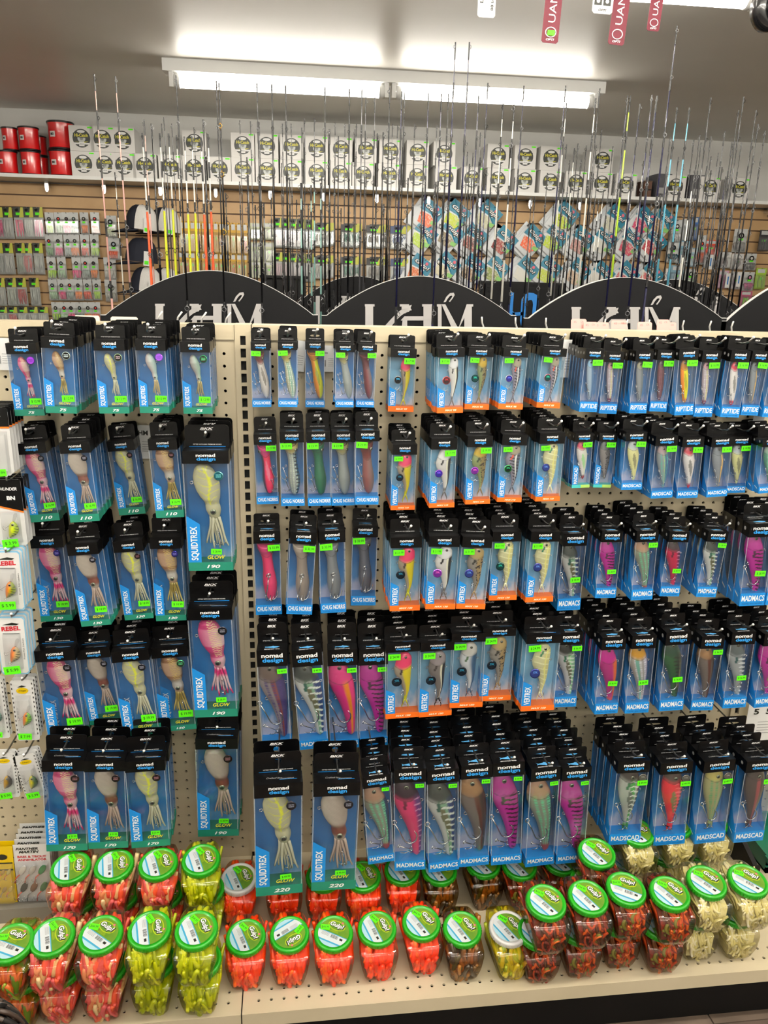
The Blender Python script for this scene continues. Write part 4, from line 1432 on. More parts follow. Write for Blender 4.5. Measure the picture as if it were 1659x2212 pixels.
def worms_mesh(col, seed):
    rs = random.Random(seed)
    b = MB()
    ms = [mat('bait_%s_%d' % (col, i), c, .35, coat=.3, noise=(60., c, .2, .8)) for i, c in enumerate(JMAT[col][1])]
    core = mat('bait_core_'+col, JMAT[col][1][0], .4, noise=(95., JMAT[col][1][-1], .35, .65), bump=.6)
    bm = MB()
    # a solid core of packed bait and brine, then baits lying over its faces
    w = JAR_W*.80
    P = [(.012, .008), (.106, .006), (.116, .034), (.110, .062), (.028, .082), (.012, .080)]
    n = len(P)
    wk = [.70, .66, .84, .97, .90, .70]
    V = [(-w*k, -y, z) for (y, z), k in zip(P, wk)]+[(w*k, -y, z) for (y, z), k in zip(P, wk)]
    F = [tuple(range(n-1, -1, -1)), tuple(range(n, 2*n))] + [(i, (i+1) % n, n+(i+1) % n, n+i) for i in range(n)]
    b.add(V, F, core)
    curl = col in ('cream', 'redgreen')

    def worm(p, d, nrm, L, r, bend, m):
        pts, rs_ = [], []
        side = d.cross(nrm)
        k = 8
        for i in range(k):
            q = i/(k-1)
            a = (q-.5)*bend
            pts.append(p + d*(math.sin(a)/max(.01, abs(bend)) * L if abs(bend) > .05 else (q-.5)*L) + side*((1-math.cos(a))/max(.05, abs(bend))*L*(1 if bend > 0 else -1)))
            rs_.append(r*(.55+.45*math.sin(PI*(q*.8+.15))))
        b.tube(pts, rs_, m, 6)
    faces = [  # centre, u, v, half sizes, normal
        (Vector((0, -.1165, .022)), Vector((1, 0, 0)), Vector((0, -.22, .97)), .021, .018, Vector((0, -1, -.1))),
        (Vector((0, -.1145, .046)), Vector((1, 0, 0)), Vector((0, .3, .95)), .027, .012, Vector((0, -1, .3))),
        (Vector((0, -.1095, .0625)), Vector((1, 0, 0)), Vector((0, .5, .85)).normalized(), .029, .006, Vector((0, -1, .6)).normalized()),
        (Vector((-w*.84, -.066, .046)), Vector((0, 1, 0)), Vector((-.35, 0, 1)).normalized(), .036, .032, Vector((-1, 0, 0))),
        (Vector((w*.84, -.066, .046)), Vector((0, 1, 0)), Vector((.35, 0, 1)).normalized(), .036, .032, Vector((1, 0, 0))),
        (Vector((0, -.018, .083)), Vector((1, 0, 0)), Vector((0, 1, 0)), .022, .006, Vector((0, 0, 1))),
    ]
    for c, u, v, hu, hv, nr in faces:
        cnt = {0: 15, 1: 15, 2: 13, 3: 15, 4: 15, 5: 6}[faces.index((c, u, v, hu, hv, nr))]
        for k in range(cnt):
            p = c+u*rs.uniform(-hu, hu)*.85+v*rs.uniform(-hv, hv)*.8+nr*rs.uniform(-.001, .0025)
            a = rs.uniform(1.1, 2.0) if abs(nr.x) < .5 else rs.uniform(-.3, 1.2)
            d = (u*math.cos(a)+v*math.sin(a)).normalized()
            L = rs.uniform(.026, .042) if abs(nr.x) < .5 else rs.uniform(.040, .060)
            if nr.z > .9:
                L = .018
            worm(p, d, nr.normalized(), L, rs.uniform(.0030, .0056)*(.75 if curl else 1.2), rs.choice([-1, 1])*rs.uniform(.2, 3.2 if curl else 1.3), rs.choice(ms))
    return b.build('baits')


JC = {}
M_LABG = mat('label_green', '#4f7c1a', .4, noise=(40., '#6c9226', .3, .7))
M_LABW = mat('label_white', '#d2d8da', .45)
M_LABB = mat('label_blue', '#3a9cc0', .4)
M_LABY = mat('label_lime', '#a8bc1c', .4)
M_INK2 = mat('dark_print', '#1a1c12', .5)


def jar_label():
    b = MB()
    R_ = LID_R*.80
    n = 40
    b.disc((0, 0, 0), R_, M_LABG, n, (1, 0, 0), (0, 1, 0))

    def seg(y0, y1, z, m):
        pts = []
        for k in range(13):
            y = y1+(y0-y1)*k/12
            pts.append((-math.sqrt(max(0, R_*R_-y*y))*.995, y, z))
        for k in range(13):
            y = y0+(y1-y0)*k/12
            pts.append((math.sqrt(max(0, R_*R_-y*y))*.995, y, z))
        b.poly(pts, m)
    z1 = .0002
    seg(-R_*.66, -R_*.10, z1, M_LABW)
    seg(-R_*.74, -R_*.64, z1*1.3, M_LABB)
    seg(-R_*.985, -R_*.74, z1, mat('label_sky', '#a8d0dc', .4))
    seg(-R_*.12, -R_*.07, z1*1.5, M_LABB)
    for k in range(9):       # bar code
        x = -R_*.05+k*R_*.055
        b.box(x, x+R_*(.02 if k % 3 else .034), -R_*.38, -R_*.16, z1*2, z1*2.6, M_INK2, skip='b')
    for k in range(4):
        b.box(-R_*.72, -R_*.2, -R_*(.18+.06*k), -R_*(.16+.06*k), z1*2, z1*2.4, M_TXTD, skip='b')
    b.box(R_*.55, R_*.75, -R_*.36, -R_*.22, z1*2, z1*2.4, M_INK2, skip='b')
    for k in range(3):
        b.box(-R_*.3+k*.002, R_*.28, R_*(.02+.05*k), R_*(.035+.05*k), z1*2, z1*2.4, M_LABY, skip='b')
    b.disc((0, R_*.50, z1*1.5), R_*.58, M_LABY, 28, (1, 0, 0), (0, 1, 0), ry=R_*.34)
    b.disc((0, R_*.50, z1*2), R_*.52, M_LABG, 28, (1, 0, 0), (0, 1, 0), ry=R_*.28)
    b.text('Gulp!', (0.0006, R_*.49, z1*2.5), M_INK2, w=R_*1.02, h=R_*.46, yd=(0, 1, 0), bold=.07, shear=.15)
    b.text('Gulp!', (0, R_*.50, z1*4), M_TXT, w=R_*.92, h=R_*.38, yd=(0, 1, 0), bold=.03, shear=.15)
    b.disc((R_*.28, R_*.80, z1*3), R_*.07, mat('label_pink', '#e06a80', .4), 8, (1, 0, 0), (0, 1, 0))
    return b.build('lid_label')


def jar(label, x, y, z, col, lid='g', ang=-70, tilt=0., group='bait jars', stick=None, yaw=0., top=True):
    if not JC:
        for nm, m in (('g', M_LIDG), ('w', M_LIDW)):
            b = MB()
            b.lathe([(LID_R*.97, 0), (LID_R, .002), (LID_R, .011), (LID_R*.97, .0135), (LID_R*.88, .0142), (LID_R*.85, .0126), (.001, .0124)], m, 44)
            for k in range(44):
                a = 2*PI*k/44
                b.tube([(LID_R*1.003*math.cos(a), LID_R*1.003*math.sin(a), .0025), (LID_R*1.003*math.cos(a), LID_R*1.003*math.sin(a), .0105)], .0009, m, 4, caps=False)
            JC['lid'+nm] = b.build('screw_lid')
        JC['label'] = jar_label()
        b = MB(); b.box(-.0095, .0095, -.006, .006, 0, .0004, M_STICK)
        b.text('$44.99', (0, 0, .0006), M_INK, w=.015, h=.006, yd=(0, 1, 0))
        JC['stick'] = b.build('price_sticker')
        b = MB(); b.lathe([(LID_R*.9, -.004), (LID_R*.9, .004)], M_WHITEPLASTIC, 24, caps=False); JC['neck'] = b.build('neck')
    if col not in JC:
        JC[col] = (jar_shell(1., 'body', JMAT[col][0]), [worms_mesh(col, s) for s in (1, 2)])
    t = thing('bait_jar', label, 'jar', (x, y, z), (0, 0, yaw), group)
    obj('body', JC[col][0], t)
    w_ = obj('baits', JC[col][1][rnd.randrange(2)], t)
    w_['kind'] = 'stuff'
    if top:
        lc = Vector((0, -.070, .0812)) + Vector((0, -math.sin(SL_A), math.cos(SL_A)))*.001
        l = obj('screw_lid', JC['lid'+lid], t, lc, (SL_A, 0, 0))
        obj('lid_label', JC['label'], l, (0, 0, .0128), (0, 0, math.radians(ang)))
        a = math.radians(stick if stick is not None else ang+170)
        obj('price_sticker', JC['stick'], l, (.021*math.cos(a), .021*math.sin(a), .0136), (0, 0, math.radians(ang+20)))
    return t


LID_OFF = (-.070, .0935)
STACK = .1025
JN = {'pink': 'pink and coral', 'chartreuse': 'chartreuse', 'red': 'orange-red', 'dark': 'dark brown', 'amber': 'amber', 'redgreen': 'red and green', 'cream': 'cream', 'mixed': 'green and rust'}
FRONT = [(29, 2029, 'mixed', 2, 'g', -20), (116, 2016, 'pink', 2, 'g', -70), (219, 2011, 'pink', 2, 'g', -35), (324, 2001, 'chartreuse', 2, 'g', -75),
         (425, 2001, 'chartreuse', 2, 'g', -65), (529, 2017, 'red', 1, 'g', -68), (625, 2011, 'red', 1, 'g', 210), (721, 2009, 'red', 1, 'g', -28),
         (814, 1999, 'red', 1, 'g', -70), (907, 1987, 'red', 1, 'g', -62), (1002, 1999, 'dark', 1, 'g', -60), (1095, 1998, 'amber', 1, 'w', -62),
         (1179, 1941, 'redgreen', 2, 'g', -55), (1272, 1931, 'redgreen', 2, 'g', -58), (1352, 1913, 'redgreen', 2, 'g', -30), (1451, 1922, 'redgreen', 2, 'g', -55),
         (1529, 1898, 'cream', 2, 'g', -50), (1616, 1895, 'cream', 2, 'g', -45)]
BACK = [(155, 1867, 'pink', 2, 'g', -75), (249, 1862, 'pink', 2, 'g', -75), (341, 1859, 'pink', 2, 'g', -70), (431, 1851, 'chartreuse', 2, 'g', -72),
        (518, 1891, 'red', 1, 'w', -65), (611, 1888, 'red', 1, 'g', -65), (703, 1886, 'red', 1, 'g', -65), (788, 1886, 'red', 1, 'g', -68), (872, 1872, 'red', 1, 'g', -60),
        (953, 1872, 'dark', 1, 'g', -60), (1041, 1858, 'dark', 1, 'g', -60), (1123, 1862, 'redgreen', 1, 'g', -60), (1208, 1852, 'redgreen', 1, 'g', -60),
        (1290, 1836, 'redgreen', 2, 'g', -60), (1378, 1790, 'cream', 2, 'g', -55), (1455, 1772, 'cream', 2, 'g', -55), (1532, 1766, 'cream', 2, 'g', -55)]
for rowname, JR in (('front', FRONT), ('rear', BACK)):
    for i, (px, py, col, n, lid, ang) in enumerate(JR):
        zt = DECK_Z+LID_OFF[1]+(n-1)*STACK+.006
        p = on_z(px, py, zt)
        yaw = rnd.uniform(-.06, .06)
        y = float(p[1])-LID_OFF[0]
        if rowname == 'rear':
            y = min(y, -.006)
        for k in range(n):
            z = DECK_Z+.0005+k*STACK
            top = k == n-1
            lab = '%s bait jar with %s lid, %s row, %s from left' % (JN[col], 'white' if lid == 'w' else 'green', rowname, ordw(i)) if top else \
                '%s bait jar under another jar, %s row, %s from left' % (JN[col], rowname, ordw(i))
            jar(lab, float(p[0])+(0 if top else rnd.uniform(-.003, .003)), y+(0 if top else .026), z, col, lid if top else 'g', ang, yaw=yaw, group='bait jars on the deck, %s row' % rowname)

# ================================================================== carded lures at the left edge
M_PAPER = mat('white_card', '#e4e4e2', .5)
M_REDP = mat('red_print', '#c8202c', .45)
M_SKY = mat('sky_border', '#8cc4e4', .45)
M_BLIS = clear_mat('blister', (.97, .97, .97), .14, .08, haze=.05)
M_ORP = mat('orange_stripe', '#ee7a1c', .45)
M_YELC = mat('yellow_card', '#e8c400', .4)
M_GREYP = mat('silver_grey', '#8c9094', .4, metal=.3)


def crank_mesh(belly, back, key):
    if ('crank', key) in TPL:
        return TPL[('crank', key)]
    f = fishcol(belly, back, None, .2, bars=('#1c2410', 7, .1, .35, .4), split=(-.3, .2))
    b = MB()
    V, C, F = [], [], []
    n, m_ = 26, 16
    for i in range(n):
        t = i/(n-1)
        hw = .5*math.sin(PI*min(1, t*1.05+.02))**.7*(1-.35*t)+.01
        for k in range(m_):
            th = 2*PI*k/m_
            V.append((.12*math.sin(t*3)+hw*math.cos(th)*.6, -hw*math.sin(th)*.35, .5-t))
            C.append(f(t, math.cos(th)))
    for i in range(n-1):
        for k in range(m_):
            F.append((i*m_+k, (i+1)*m_+k, (i+1)*m_+(k+1) % m_, i*m_+(k+1) % m_))
    b.add(V, F, LURE, True, C)
    TPL[('crank', key)] = b.build('lure')
    return TPL[('crank', key)]


def card_pack(label, px, py, wpx, hpx, d, style, lure=None, lean=0., price='7.99', group=None, rz=0.):
    """carded blister pack; px,py: centre of its face"""
    p = on_y(px, py, -d)
    q = on_y(px+1, py, -d)
    s = float(np.linalg.norm(q-p))
    W, H = wpx*s, hpx*s*1.05
    t = thing('lure_card', label, 'lure pack', p, (0, lean, rz), group)
    w, h = W/2, H/2
    b = MB()

    def rrect(w, h, y, m, cx=0., cz=0., r=.08):
        c = r*min(w, h)*2
        b.prism([(cx-w+c, cz-h), (cx+w-c, cz-h), (cx+w, cz-h+c), (cx+w, cz+h-c), (cx+w-c, cz+h), (cx-w+c, cz+h), (cx-w, cz+h-c), (cx-w, cz-h+c)], y, y+.0006, m)
    y0 = 0.
    if style == 'redname':
        rrect(w, h, y0, M_SKY)
        rrect(w*.93, h*.95, y0-.0008, M_PAPER)
        b.text('REBEL', (0, y0-.0012, h*.60), M_REDP, w=W*.66, h=H*.075, bold=.04, xd=(1, 0, .06))
        b.poly([(-w*.6, y0-.0012, h*.72), (w*.1, y0-.0012, h*.80), (w*.6, y0-.0012, h*.76), (w*.4, y0-.0012, h*.71)], M_INK2)
        for k in range(3):
            b.box(-w*.6, w*.55, y0-.0013, y0-.0009, h*(.44-.015*k), h*(.448-.015*k), M_TXTD)
        b.text('Proven Fish Catchers', (w*.74, y0-.0012, -.1*h), M_INK2, w=H*.36, h=W*.055, xd=(0, 0, 1), yd=(-1, 0, 0))
        bl = (0, -.18*h, w*.62, h*.62)
    elif style == 'orange':
        rrect(w, h, y0, M_PAPER)
        b.prism([(-w, h*.25), (w, h*.05), (w, h*.98), (w*.8, h), (-w*.8, h), (-w, h*.98)], y0-.001, y0-.0002, M_CARD)
        b.prism([(-w, h*.20), (w, h*.0), (w, h*.05), (-w, h*.25)], y0-.001, y0-.0002, M_ORP)
        b.text('THUNDER', (0, y0-.0014, h*.72), M_TXT, w=W*.7, h=H*.045, bold=.03, shear=.2)
        b.text('BN', (w*.2, y0-.0014, h*.45), M_TXT, w=W*.3, h=H*.06, bold=.05)
        bl = (0, -.42*h, w*.70, h*.48)
    elif style == 'oval':
        rrect(w, h, y0, M_PAPER)
        b.disc((0, y0-.001, h*.66), w*.52, M_YELC, 22, ry=h*.10)
        b.text('Arbogast', (0, y0-.0014, h*.66), M_INK2, w=W*.34, h=H*.035, shear=.3)
        b.poly([(-w*.4, y0-.0012, h*.78), (0, y0-.0012, h*.84), (w*.4, y0-.0012, h*.80), (0, y0-.0012, h*.77)], M_INK2)
        for k in range(12):
            for sx in (-1, 1):
                b.box(sx*w*.88-w*.035, sx*w*.88+w*.035, y0-.0013, y0-.0009, h*(.85-.15*k), h*(.93-.15*k)-h*.02, M_INK2)
        b.text('club 400 dr', (-w*.62, y0-.0014, -.1*h), M_TXTD, w=H*.22, h=W*.06, xd=(0, 0, 1), yd=(-1, 0, 0))
        bl = (0, -.15*h, w*.66, h*.66)
    elif style == 'black':
        rrect(w, h, y0, M_PAPER, r=.2)
        b.prism([(-w, h*.45), (w, h*.45), (w, h*.96), (w*.8, h), (-w*.8, h), (-w, h*.96)], y0-.001, y0-.0002, M_CARD)
        b.prism([(-w, h*.40), (w, h*.40), (w, h*.45), (-w, h*.45)], y0-.001, y0-.0002, M_ORP)
        b.text('W', (0, y0-.0014, h*.70), M_TXT, w=W*.4, h=H*.06, bold=.05)
        bl = (0, -.3*h, w*.75, h*.62)
    else:
        rrect(w, h, y0, M_YELC)
        bl = None
    obj('card', b, t)
    if bl:
        cx, cz, bw, bh = bl
        b = MB()
        yb = -.011
        o = .85
        A = [(cx-bw, -.0012, cz-bh), (cx+bw, -.0012, cz-bh), (cx+bw, -.0012, cz+bh), (cx-bw, -.0012, cz+bh)]
        Bq = [(cx-bw*o, yb, cz-bh*o), (cx+bw*o, yb, cz-bh*o), (cx+bw*o, yb, cz+bh*o), (cx-bw*o, yb, cz+bh*o)]
        b.add(A+Bq, [(4, 5, 6, 7), (0, 1, 5, 4), (1, 2, 6, 5), (2, 3, 7, 6), (3, 0, 4, 7)], M_BLIS)
        obj('blister', b, t)
        if lure:
            l = obj('lure', crank_mesh(lure[0], lure[1], lure), t, (cx, -.006, cz-bh*.15), (0, .35, 0), float(min(bw*2.3, bh*1.15)))
            obj('treble_hook', hook_mesh(), l, (-.30, -.1, .02), (0, .7, .3), .40)
            obj('treble_hook', hook_mesh(), l, (.05, -.1, -.42), (0, .3, .9), .36)
            obj('eye', eye_mesh(), l, (.02, -.1, .34), sc=.07)
            bb = MB(); bb.prism([(-.05, .48), (.05, .48), (.10, .85), (.05, .98), (-.05, .98), (-.10, .85)], -.02, .02, M_BLIS); obj('diving_lip', bb, l)
        obj('price_sticker', sticker_mesh(price), t, (cx-bw*.1, -.013, cz-bh*.92), (0, rnd.uniform(-.1, .1), 0), float(W*.58))
    return t


def pack_stack(base, px, py, wpx, hpx, d, style, n, lure=None, lean=0., price='7.99', step=.010, rz=0.):
    for k in range(n):
        q = on_y(px, py, -d)
        dd = d-k*step
        # the next pack hangs straight behind on the same hook
        q[1] = -dd
        v = (q-CAM)
        zz = float(v@FWD)
        x2, y2 = 829.5+F_PX*float(v@RGT)/zz, 1106-F_PX*float(v@UPV)/zz
        sc_ = float(((on_y(px, py, -d)-CAM)@FWD))/zz
        card_pack(base if k == 0 else '%s pack back behind the %s' % (ordw(k), base), x2, y2, wpx*sc_, hpx*sc_, dd, style, lure if k < 2 else None, lean, price, base+' stack', rz)


pack_stack('front black-headed pack, upper left edge', -2, 955, 52, 150, .13, 'black', 6, None, .0, '5.99', .016)
pack_stack('front orange-striped crankbait card, left edge', 22, 1108, 60, 150, .11, 'orange', 4, ('#d8e020', '#b8d818'), .0, '3.99', .016)
pack_stack('front upper red-lettered crankbait card', 18, 1255, 62, 138, .15, 'redname', 4, ('#f08a20', '#8ca020'), .02, '5.99', .016)
pack_stack('front lower red-lettered crankbait card', 28, 1395, 62, 138, .15, 'redname', 4, ('#f08030', '#b8a878'), .02, '5.99', .016)
pack_stack('front oval-logo card, upper left edge', -8, 1532, 44, 145, .12, 'oval', 2, ('#c84030', '#5c8c7c'), .0, '7.99', .014)
pack_stack('front oval-logo card with a green crankbait', 54, 1535, 50, 148, .12, 'oval', 3, ('#f08020', '#70c020'), .0, '7.99', .014)
pack_stack('front lower oval-logo card with a dark lure', 13, 1675, 50, 112, .15, 'oval', 2, ('#d0a020', '#1c1c18'), .0, '5.99', .014)
pack_stack('front lower oval-logo card with a green skirted lure', 66, 1676, 50, 108, .15, 'oval', 3, ('#e0d020', '#3c6c2c'), -.16, '5.99', .014)
for k, (x, y, d, w_) in enumerate(((-2, 890, .13, 'black-headed packs'), (22, 1036, .11, 'orange-striped cards'), (20, 1190, .15, 'upper red-lettered cards'), (32, 1328, .15, 'lower red-lettered cards'),
                                 (-6, 1462, .12, 'leftmost oval-logo cards'), (54, 1464, .12, 'upper oval-logo cards'), (15, 1624, .15, 'lower dark-lure cards'), (58, 1626, .15, 'lower skirted-lure cards'))):
    q = on_y(x, y, -d)
    peg_hook('peg hook through the holes of the %s at left' % w_, float(q[0]), float(q[2]), d+.012)

# grey tray of spinner cards standing at the lower left
M_TRAY = mat('grey_tray', '#77736a', .5)
pt = on_y(45, 1938, -.13)
t = thing('spinner_tray', 'low grey tray under the spinner cards at the left edge', 'tray', (float(pt[0])-.06, -.13, DECK_Z))
zt = float(pt[2])-DECK_Z-.006
b = MB(); b.box(-.14, .142, -.03, .128, 0, zt, M_TRAY); obj('body', b, t)
b = MB(); b.box(-.14, .142, -.034, -.03, 0, zt+.006, M_TRAY); obj('front_lip', b, t)


def spinner_card(label, px, py, wpx, hpx, d, style, spoons, group):
    p = on_y(px, py, -d)
    s = float(np.linalg.norm(on_y(px+1, py, -d)-p))
    W, H = wpx*s, hpx*s*1.04
    base = DECK_Z+zt+.0005
    t = thing('spinner_card', label, 'lure pack', (float(p[0]), -d, base), (.0, .03, 0), group)
    w = W/2
    b = MB()
    b.box(-w, w, 0, .0008, 0, H, M_PAPER if style == 'w' else M_YELC)
    if style == 'w':
        b.text('PANTHER', (-w*.25, -.0006, H*.93), M_INK2, w=W*.62, h=H*.045, bold=.04, shear=.3)
        b.text('MARTIN', (-w*.15, -.0006, H*.875), M_INK2, w=W*.56, h=H*.045, bold=.04, shear=.3)
        b.text('BASS & TROUT', (w*.0, -.0006, H*.79), M_REDP, w=W*.80, h=H*.04, bold=.03)
        b.text('ANNIHILATOR', (w*.0, -.0006, H*.735), M_REDP, w=W*.80, h=H*.04, bold=.03)
    else:
        b.box(-w*.9, w*.9, -.0006, 0, H*.58, H*.60, M_INK2)
        b.box(-w*.9, w*.9, -.0006, 0, H*.70, H*.72, M_INK2)
        b.disc((0, -.0008, H*.82), w*.5, M_INK2, 12, ry=H*.05)
    obj('card', b, t)
    b = MB()
    A = [(-w*.92, -.0006, H*.03), (w*.92, -.0006, H*.03), (w*.92, -.0006, H*.70), (-w*.92, -.0006, H*.70)]
    Bq = [(-w*.85, -.012, H*.05), (w*.85, -.012, H*.05), (w*.85, -.012, H*.68), (-w*.85, -.012, H*.68)]
    b.add(A+Bq, [(4, 5, 6, 7), (0, 1, 5, 4), (1, 2, 6, 5), (2, 3, 7, 6), (3, 0, 4, 7)], M_BLIS)
    obj('blister', b, t)
    for k, c in enumerate(spoons):
        x = w*(-.55+.55*(k % 3))
        z = H*(.58 if k < 3 else .27)
        b = MB()
        V = []
        mt = mat('spoon_'+c[1:], c, .2, metal=.5)
        prof = [(.002, .5), (.3, .42), (.46, .2), (.5, 0), (.42, -.25), (.22, -.45), (.002, -.52)]
        b.lathe([(r*.016, h*.034) for r, h in prof][::-1], mt, 12)
        b.v = [(x_, y_*.22, z_) for x_, y_, z_ in b.v]
        sp = obj('spoon', b, t, (x, -.006, z), (0, .5 if k < 3 else .45, 0), float(W/.09))
        b = MB()
        b.tube([(0, 0, -.014), (-.004, 0, -.03), (.0, 0, -.045)], .0016, mat('red_tail', '#d84a30', .5) if k != 4 else M_STEEL, 5)
        b.tube([(0, -.001, -.03), (.005, -.001, -.046), (.010, -.001, -.043), (.011, -.001, -.036)], .0007, M_CHROME, 4)
        b.tube([(0, -.001, -.03), (-.005, -.001, -.046), (-.010, -.001, -.043), (-.011, -.001, -.036)], .0007, M_CHROME, 4)
        obj('hook_tail', b, sp)
    return t


for k in range(5):
    spinner_card('front white spinner card with six spoons, lower left' if k == 0 else '%s white spinner card back in the lower left tray' % ordw(k),
                 67+k*3.5, 1862-k*12, 78, 148, .135-k*.016, 'w', ['#e4e4e4', '#c8c8c8', '#2c8c4c', '#141414', '#7a4a28', '#2c6c2c'] if k == 0 else [], 'spinner cards in the tray')
for k in range(2):
    spinner_card('front yellow spinner card at the lower left corner' if k == 0 else '%s yellow spinner card back in the corner tray' % ordw(k),
                 2+k*4, 1862-k*12, 48, 150, .137-k*.016, 'y', ['#c8b060', '#b89840', '#d0c070', '#c0a050', '#b09040', '#d0b860'] if k == 0 else [], 'yellow spinner cards in the tray')
# white paper price cards hanging on the pegboard behind the stock
for k, (px, py, w_, h_, tx) in enumerate(((8, 765, 40, 72, ''), (638, 768, 44, 66, 'L'), (715, 775, 60, 56, 'L'), (778, 775, 46, 56, 'L'), (310, 955, 34, 76, 'HM'), (1225, 775, 40, 78, ''), (1635, 935, 24, 78, ''), (1643, 1560, 62, 90, '5  5'))):
    d = .012 if k < 6 else (.02 if k == 6 else .03)
    p = on_y(px, py, -d)
    s = float(np.linalg.norm(on_y(px+1, py, -d)-p))
    place = ['behind the first green-based stack', 'right of the silver-scaled popper box', 'right of the orange popper box', 'behind the clear popper box', 'between second-row squid boxes', 'left of the slim stickbait boxes',
             'beyond the scad boxes', 'at the right end over the large scad boxes'][k]
    t = thing('price_card', 'white paper price card hanging '+place, 'price card', p, (0, .12 if k == 1 else rnd.uniform(-.03, .03), 0), 'price cards on the pegboard')
    b = MB(); w, h = w_*s/2, h_*s/2
    b.box(-w, w, 0, .0005, -h, h, M_PAPER)
    for q in range(5):
        b.box(-w*.2, w*.8, -.0004, 0, h*(.0-.14*q), h*(.03-.14*q), M_TXTD)
    for q in range(6):
        b.box(-w*.75+q*w*.07, -w*.72+q*w*.07, -.0004, 0, -h*.6, -h*.1, M_INK2)
    if tx:
        b.text(tx, (0 if len(tx) > 1 else -w*.4, -.0008, h*.55), M_INK2, h=h*.28, w=(w*1.2 if len(tx) > 1 else w*.35), bold=.03)
    obj('sheet', b, t)

# ================================================================== rod racks with arched signs behind the shelving
M_SIGN = mat('sign_black', '#0c0c0e', .6, spec=.2)
M_LETTER = mat('sign_letter', '#b3b0ae', .5)
M_EDGE = mat('sign_edge', '#c9c7c4', .5)
M_UPB = mat('sign_blue', '#2278c4', .45)
Y_S1, Y_S2 = .60, 1.20


def px_poly(pts, Y, o):
    return [(float(on_y(x, y, Y)[0]-o[0]), float(on_y(x, y, Y)[2]-o[2])) for x, y in pts]


def arch_sign(label, cx, top, half, valley, Y, sc=1., letters=True, group=None, letter_y=None):
    o = on_y(cx, valley+120*sc, Y)
    t = thing('rod_rack_sign', label, 'sign', o, group=group)
    arc = []
    n = 36
    for k in range(n+1):
        u = -1+2*k/n
        # flattened top, straighter flanks
        yy = top+(valley-top)*(1-math.cos(min(1, abs(u))*PI*.5)**.92)
        arc.append((cx+u*half, yy))
    arc = [(cx-half-11*sc, valley)] + arc + [(cx+half+11*sc, valley)]
    half += 11*sc
    body = [(cx+half, valley+150*sc), (cx-half, valley+150*sc)] + arc
    q_ = px_poly(body, Y, o)
    for i in (0, 1):
        q_[i] = (q_[i][0], .50-o[2])
    b = MB(); b.prism(q_[::-1], 0, .012, M_SIGN); obj('panel', b, t)
    b = MB()
    P = px_poly(arc, Y, o)
    for p, q in zip(P, P[1:]):
        b.quad((p[0], -.0006, p[1]), (q[0], -.0006, q[1]), (q[0], -.0006, q[1]+.0016), (p[0], -.0006, p[1]+.0016), M_EDGE)
        b.quad((p[0], -.0006, p[1]+.0016), (q[0], -.0006, q[1]+.0016), (q[0], .013, q[1]+.0016), (p[0], .013, p[1]+.0016), M_EDGE)
    obj('edge_trim', b, t)
    if not letters:
        return t
    b = MB()
    ly = letter_y or valley-25*sc

    lay = [0]

    def lp(pts):
        lay[0] += 1
        yl = -.0012-.00025*lay[0]
        b.poly([(x, yl, z) for x, z in px_poly([(cx+x*sc, ly+y*sc) for x, y in pts], Y, o)][::-1], M_LETTER)
    # L, hook-shaped C, H, M with a small hook on top
    lp([(-117, 0), (-96, 0), (-96, 5), (-99, 5), (-99, 70), (-116, 70), (-116, 5), (-117, 5)])
    lp([(-116, 62), (-82, 62), (-82, 76), (-116, 76)])
    cpts, dpts = [], []
    for k in range(13):
        a = k/12
        cpts.append((-78+62*a, 52-48*math.sin(a*PI*.46)-3*a))
        dpts.append((-66+44*a, 56-42*math.sin(a*PI*.46)+2*a))
    for k in range(12):
        lp([cpts[k], cpts[k+1], dpts[k+1], dpts[k]])
    lp([(-20, 6), (-16, 13), (-27, 15), (-31, 21), (-29, 12)])
    lp([(-42, 0), (-22, 0), (-22, 5), (-26, 5), (-26, 9), (-38, 12), (-38, 5), (-42, 5)])
    lp([(-32, 26), (9, 26), (9, 35), (-40, 35)])
    lp([(-36, 35), (-26, 35), (-26, 70), (-40, 70)])
    lp([(6, 0), (30, 0), (30, 5), (27, 5), (27, 70), (9, 70), (9, 5), (6, 5)])
    lp([(38, 0), (48, 0), (48, 70), (40, 70), (40, 5), (38, 5)])
    lp([(48, 0), (56, 0), (84, 52), (77, 68)])
    lp([(84, 52), (102, 0), (112, 0), (77, 68)])
    lp([(102, 0), (116, 0), (116, 5), (113, 5), (113, 70), (97, 70), (97, 20)])
    rr = [(52, -4), (58, -16), (66, -24), (74, -25), (76, -20), (72, -13), (66, -5)]
    ri = [(57, -5), (61, -12), (66, -18), (70, -19), (71, -17), (68, -12), (63, -6)]
    for k in range(6):
        lp([rr[k], rr[k+1], ri[k+1], ri[k]])
    obj('lettering', b, t)
    return t


arch_sign('arched black rod sign with grey letters, nearest the squid boxes', 452, 585, 224, 681, Y_S1)
arch_sign('arched black rod sign with grey letters, middle of the front three', 905, 597, 199, 682, Y_S1)
arch_sign('arched black rod sign with grey letters, behind the slim stickbait boxes', 1351, 600, 208, 688, Y_S1)
arch_sign('black arched rod sign cut by the right edge of the view', 1760, 596, 190, 694, Y_S1, letters=False)
arch_sign('smaller arched sign behind the gap between first and middle signs', 770, 597, 165, 690, Y_S2, .80, letter_y=639)
arch_sign('smaller arched sign behind the right flank of the third sign', 1458, 604, 170, 692, Y_S2, .82, letter_y=641)
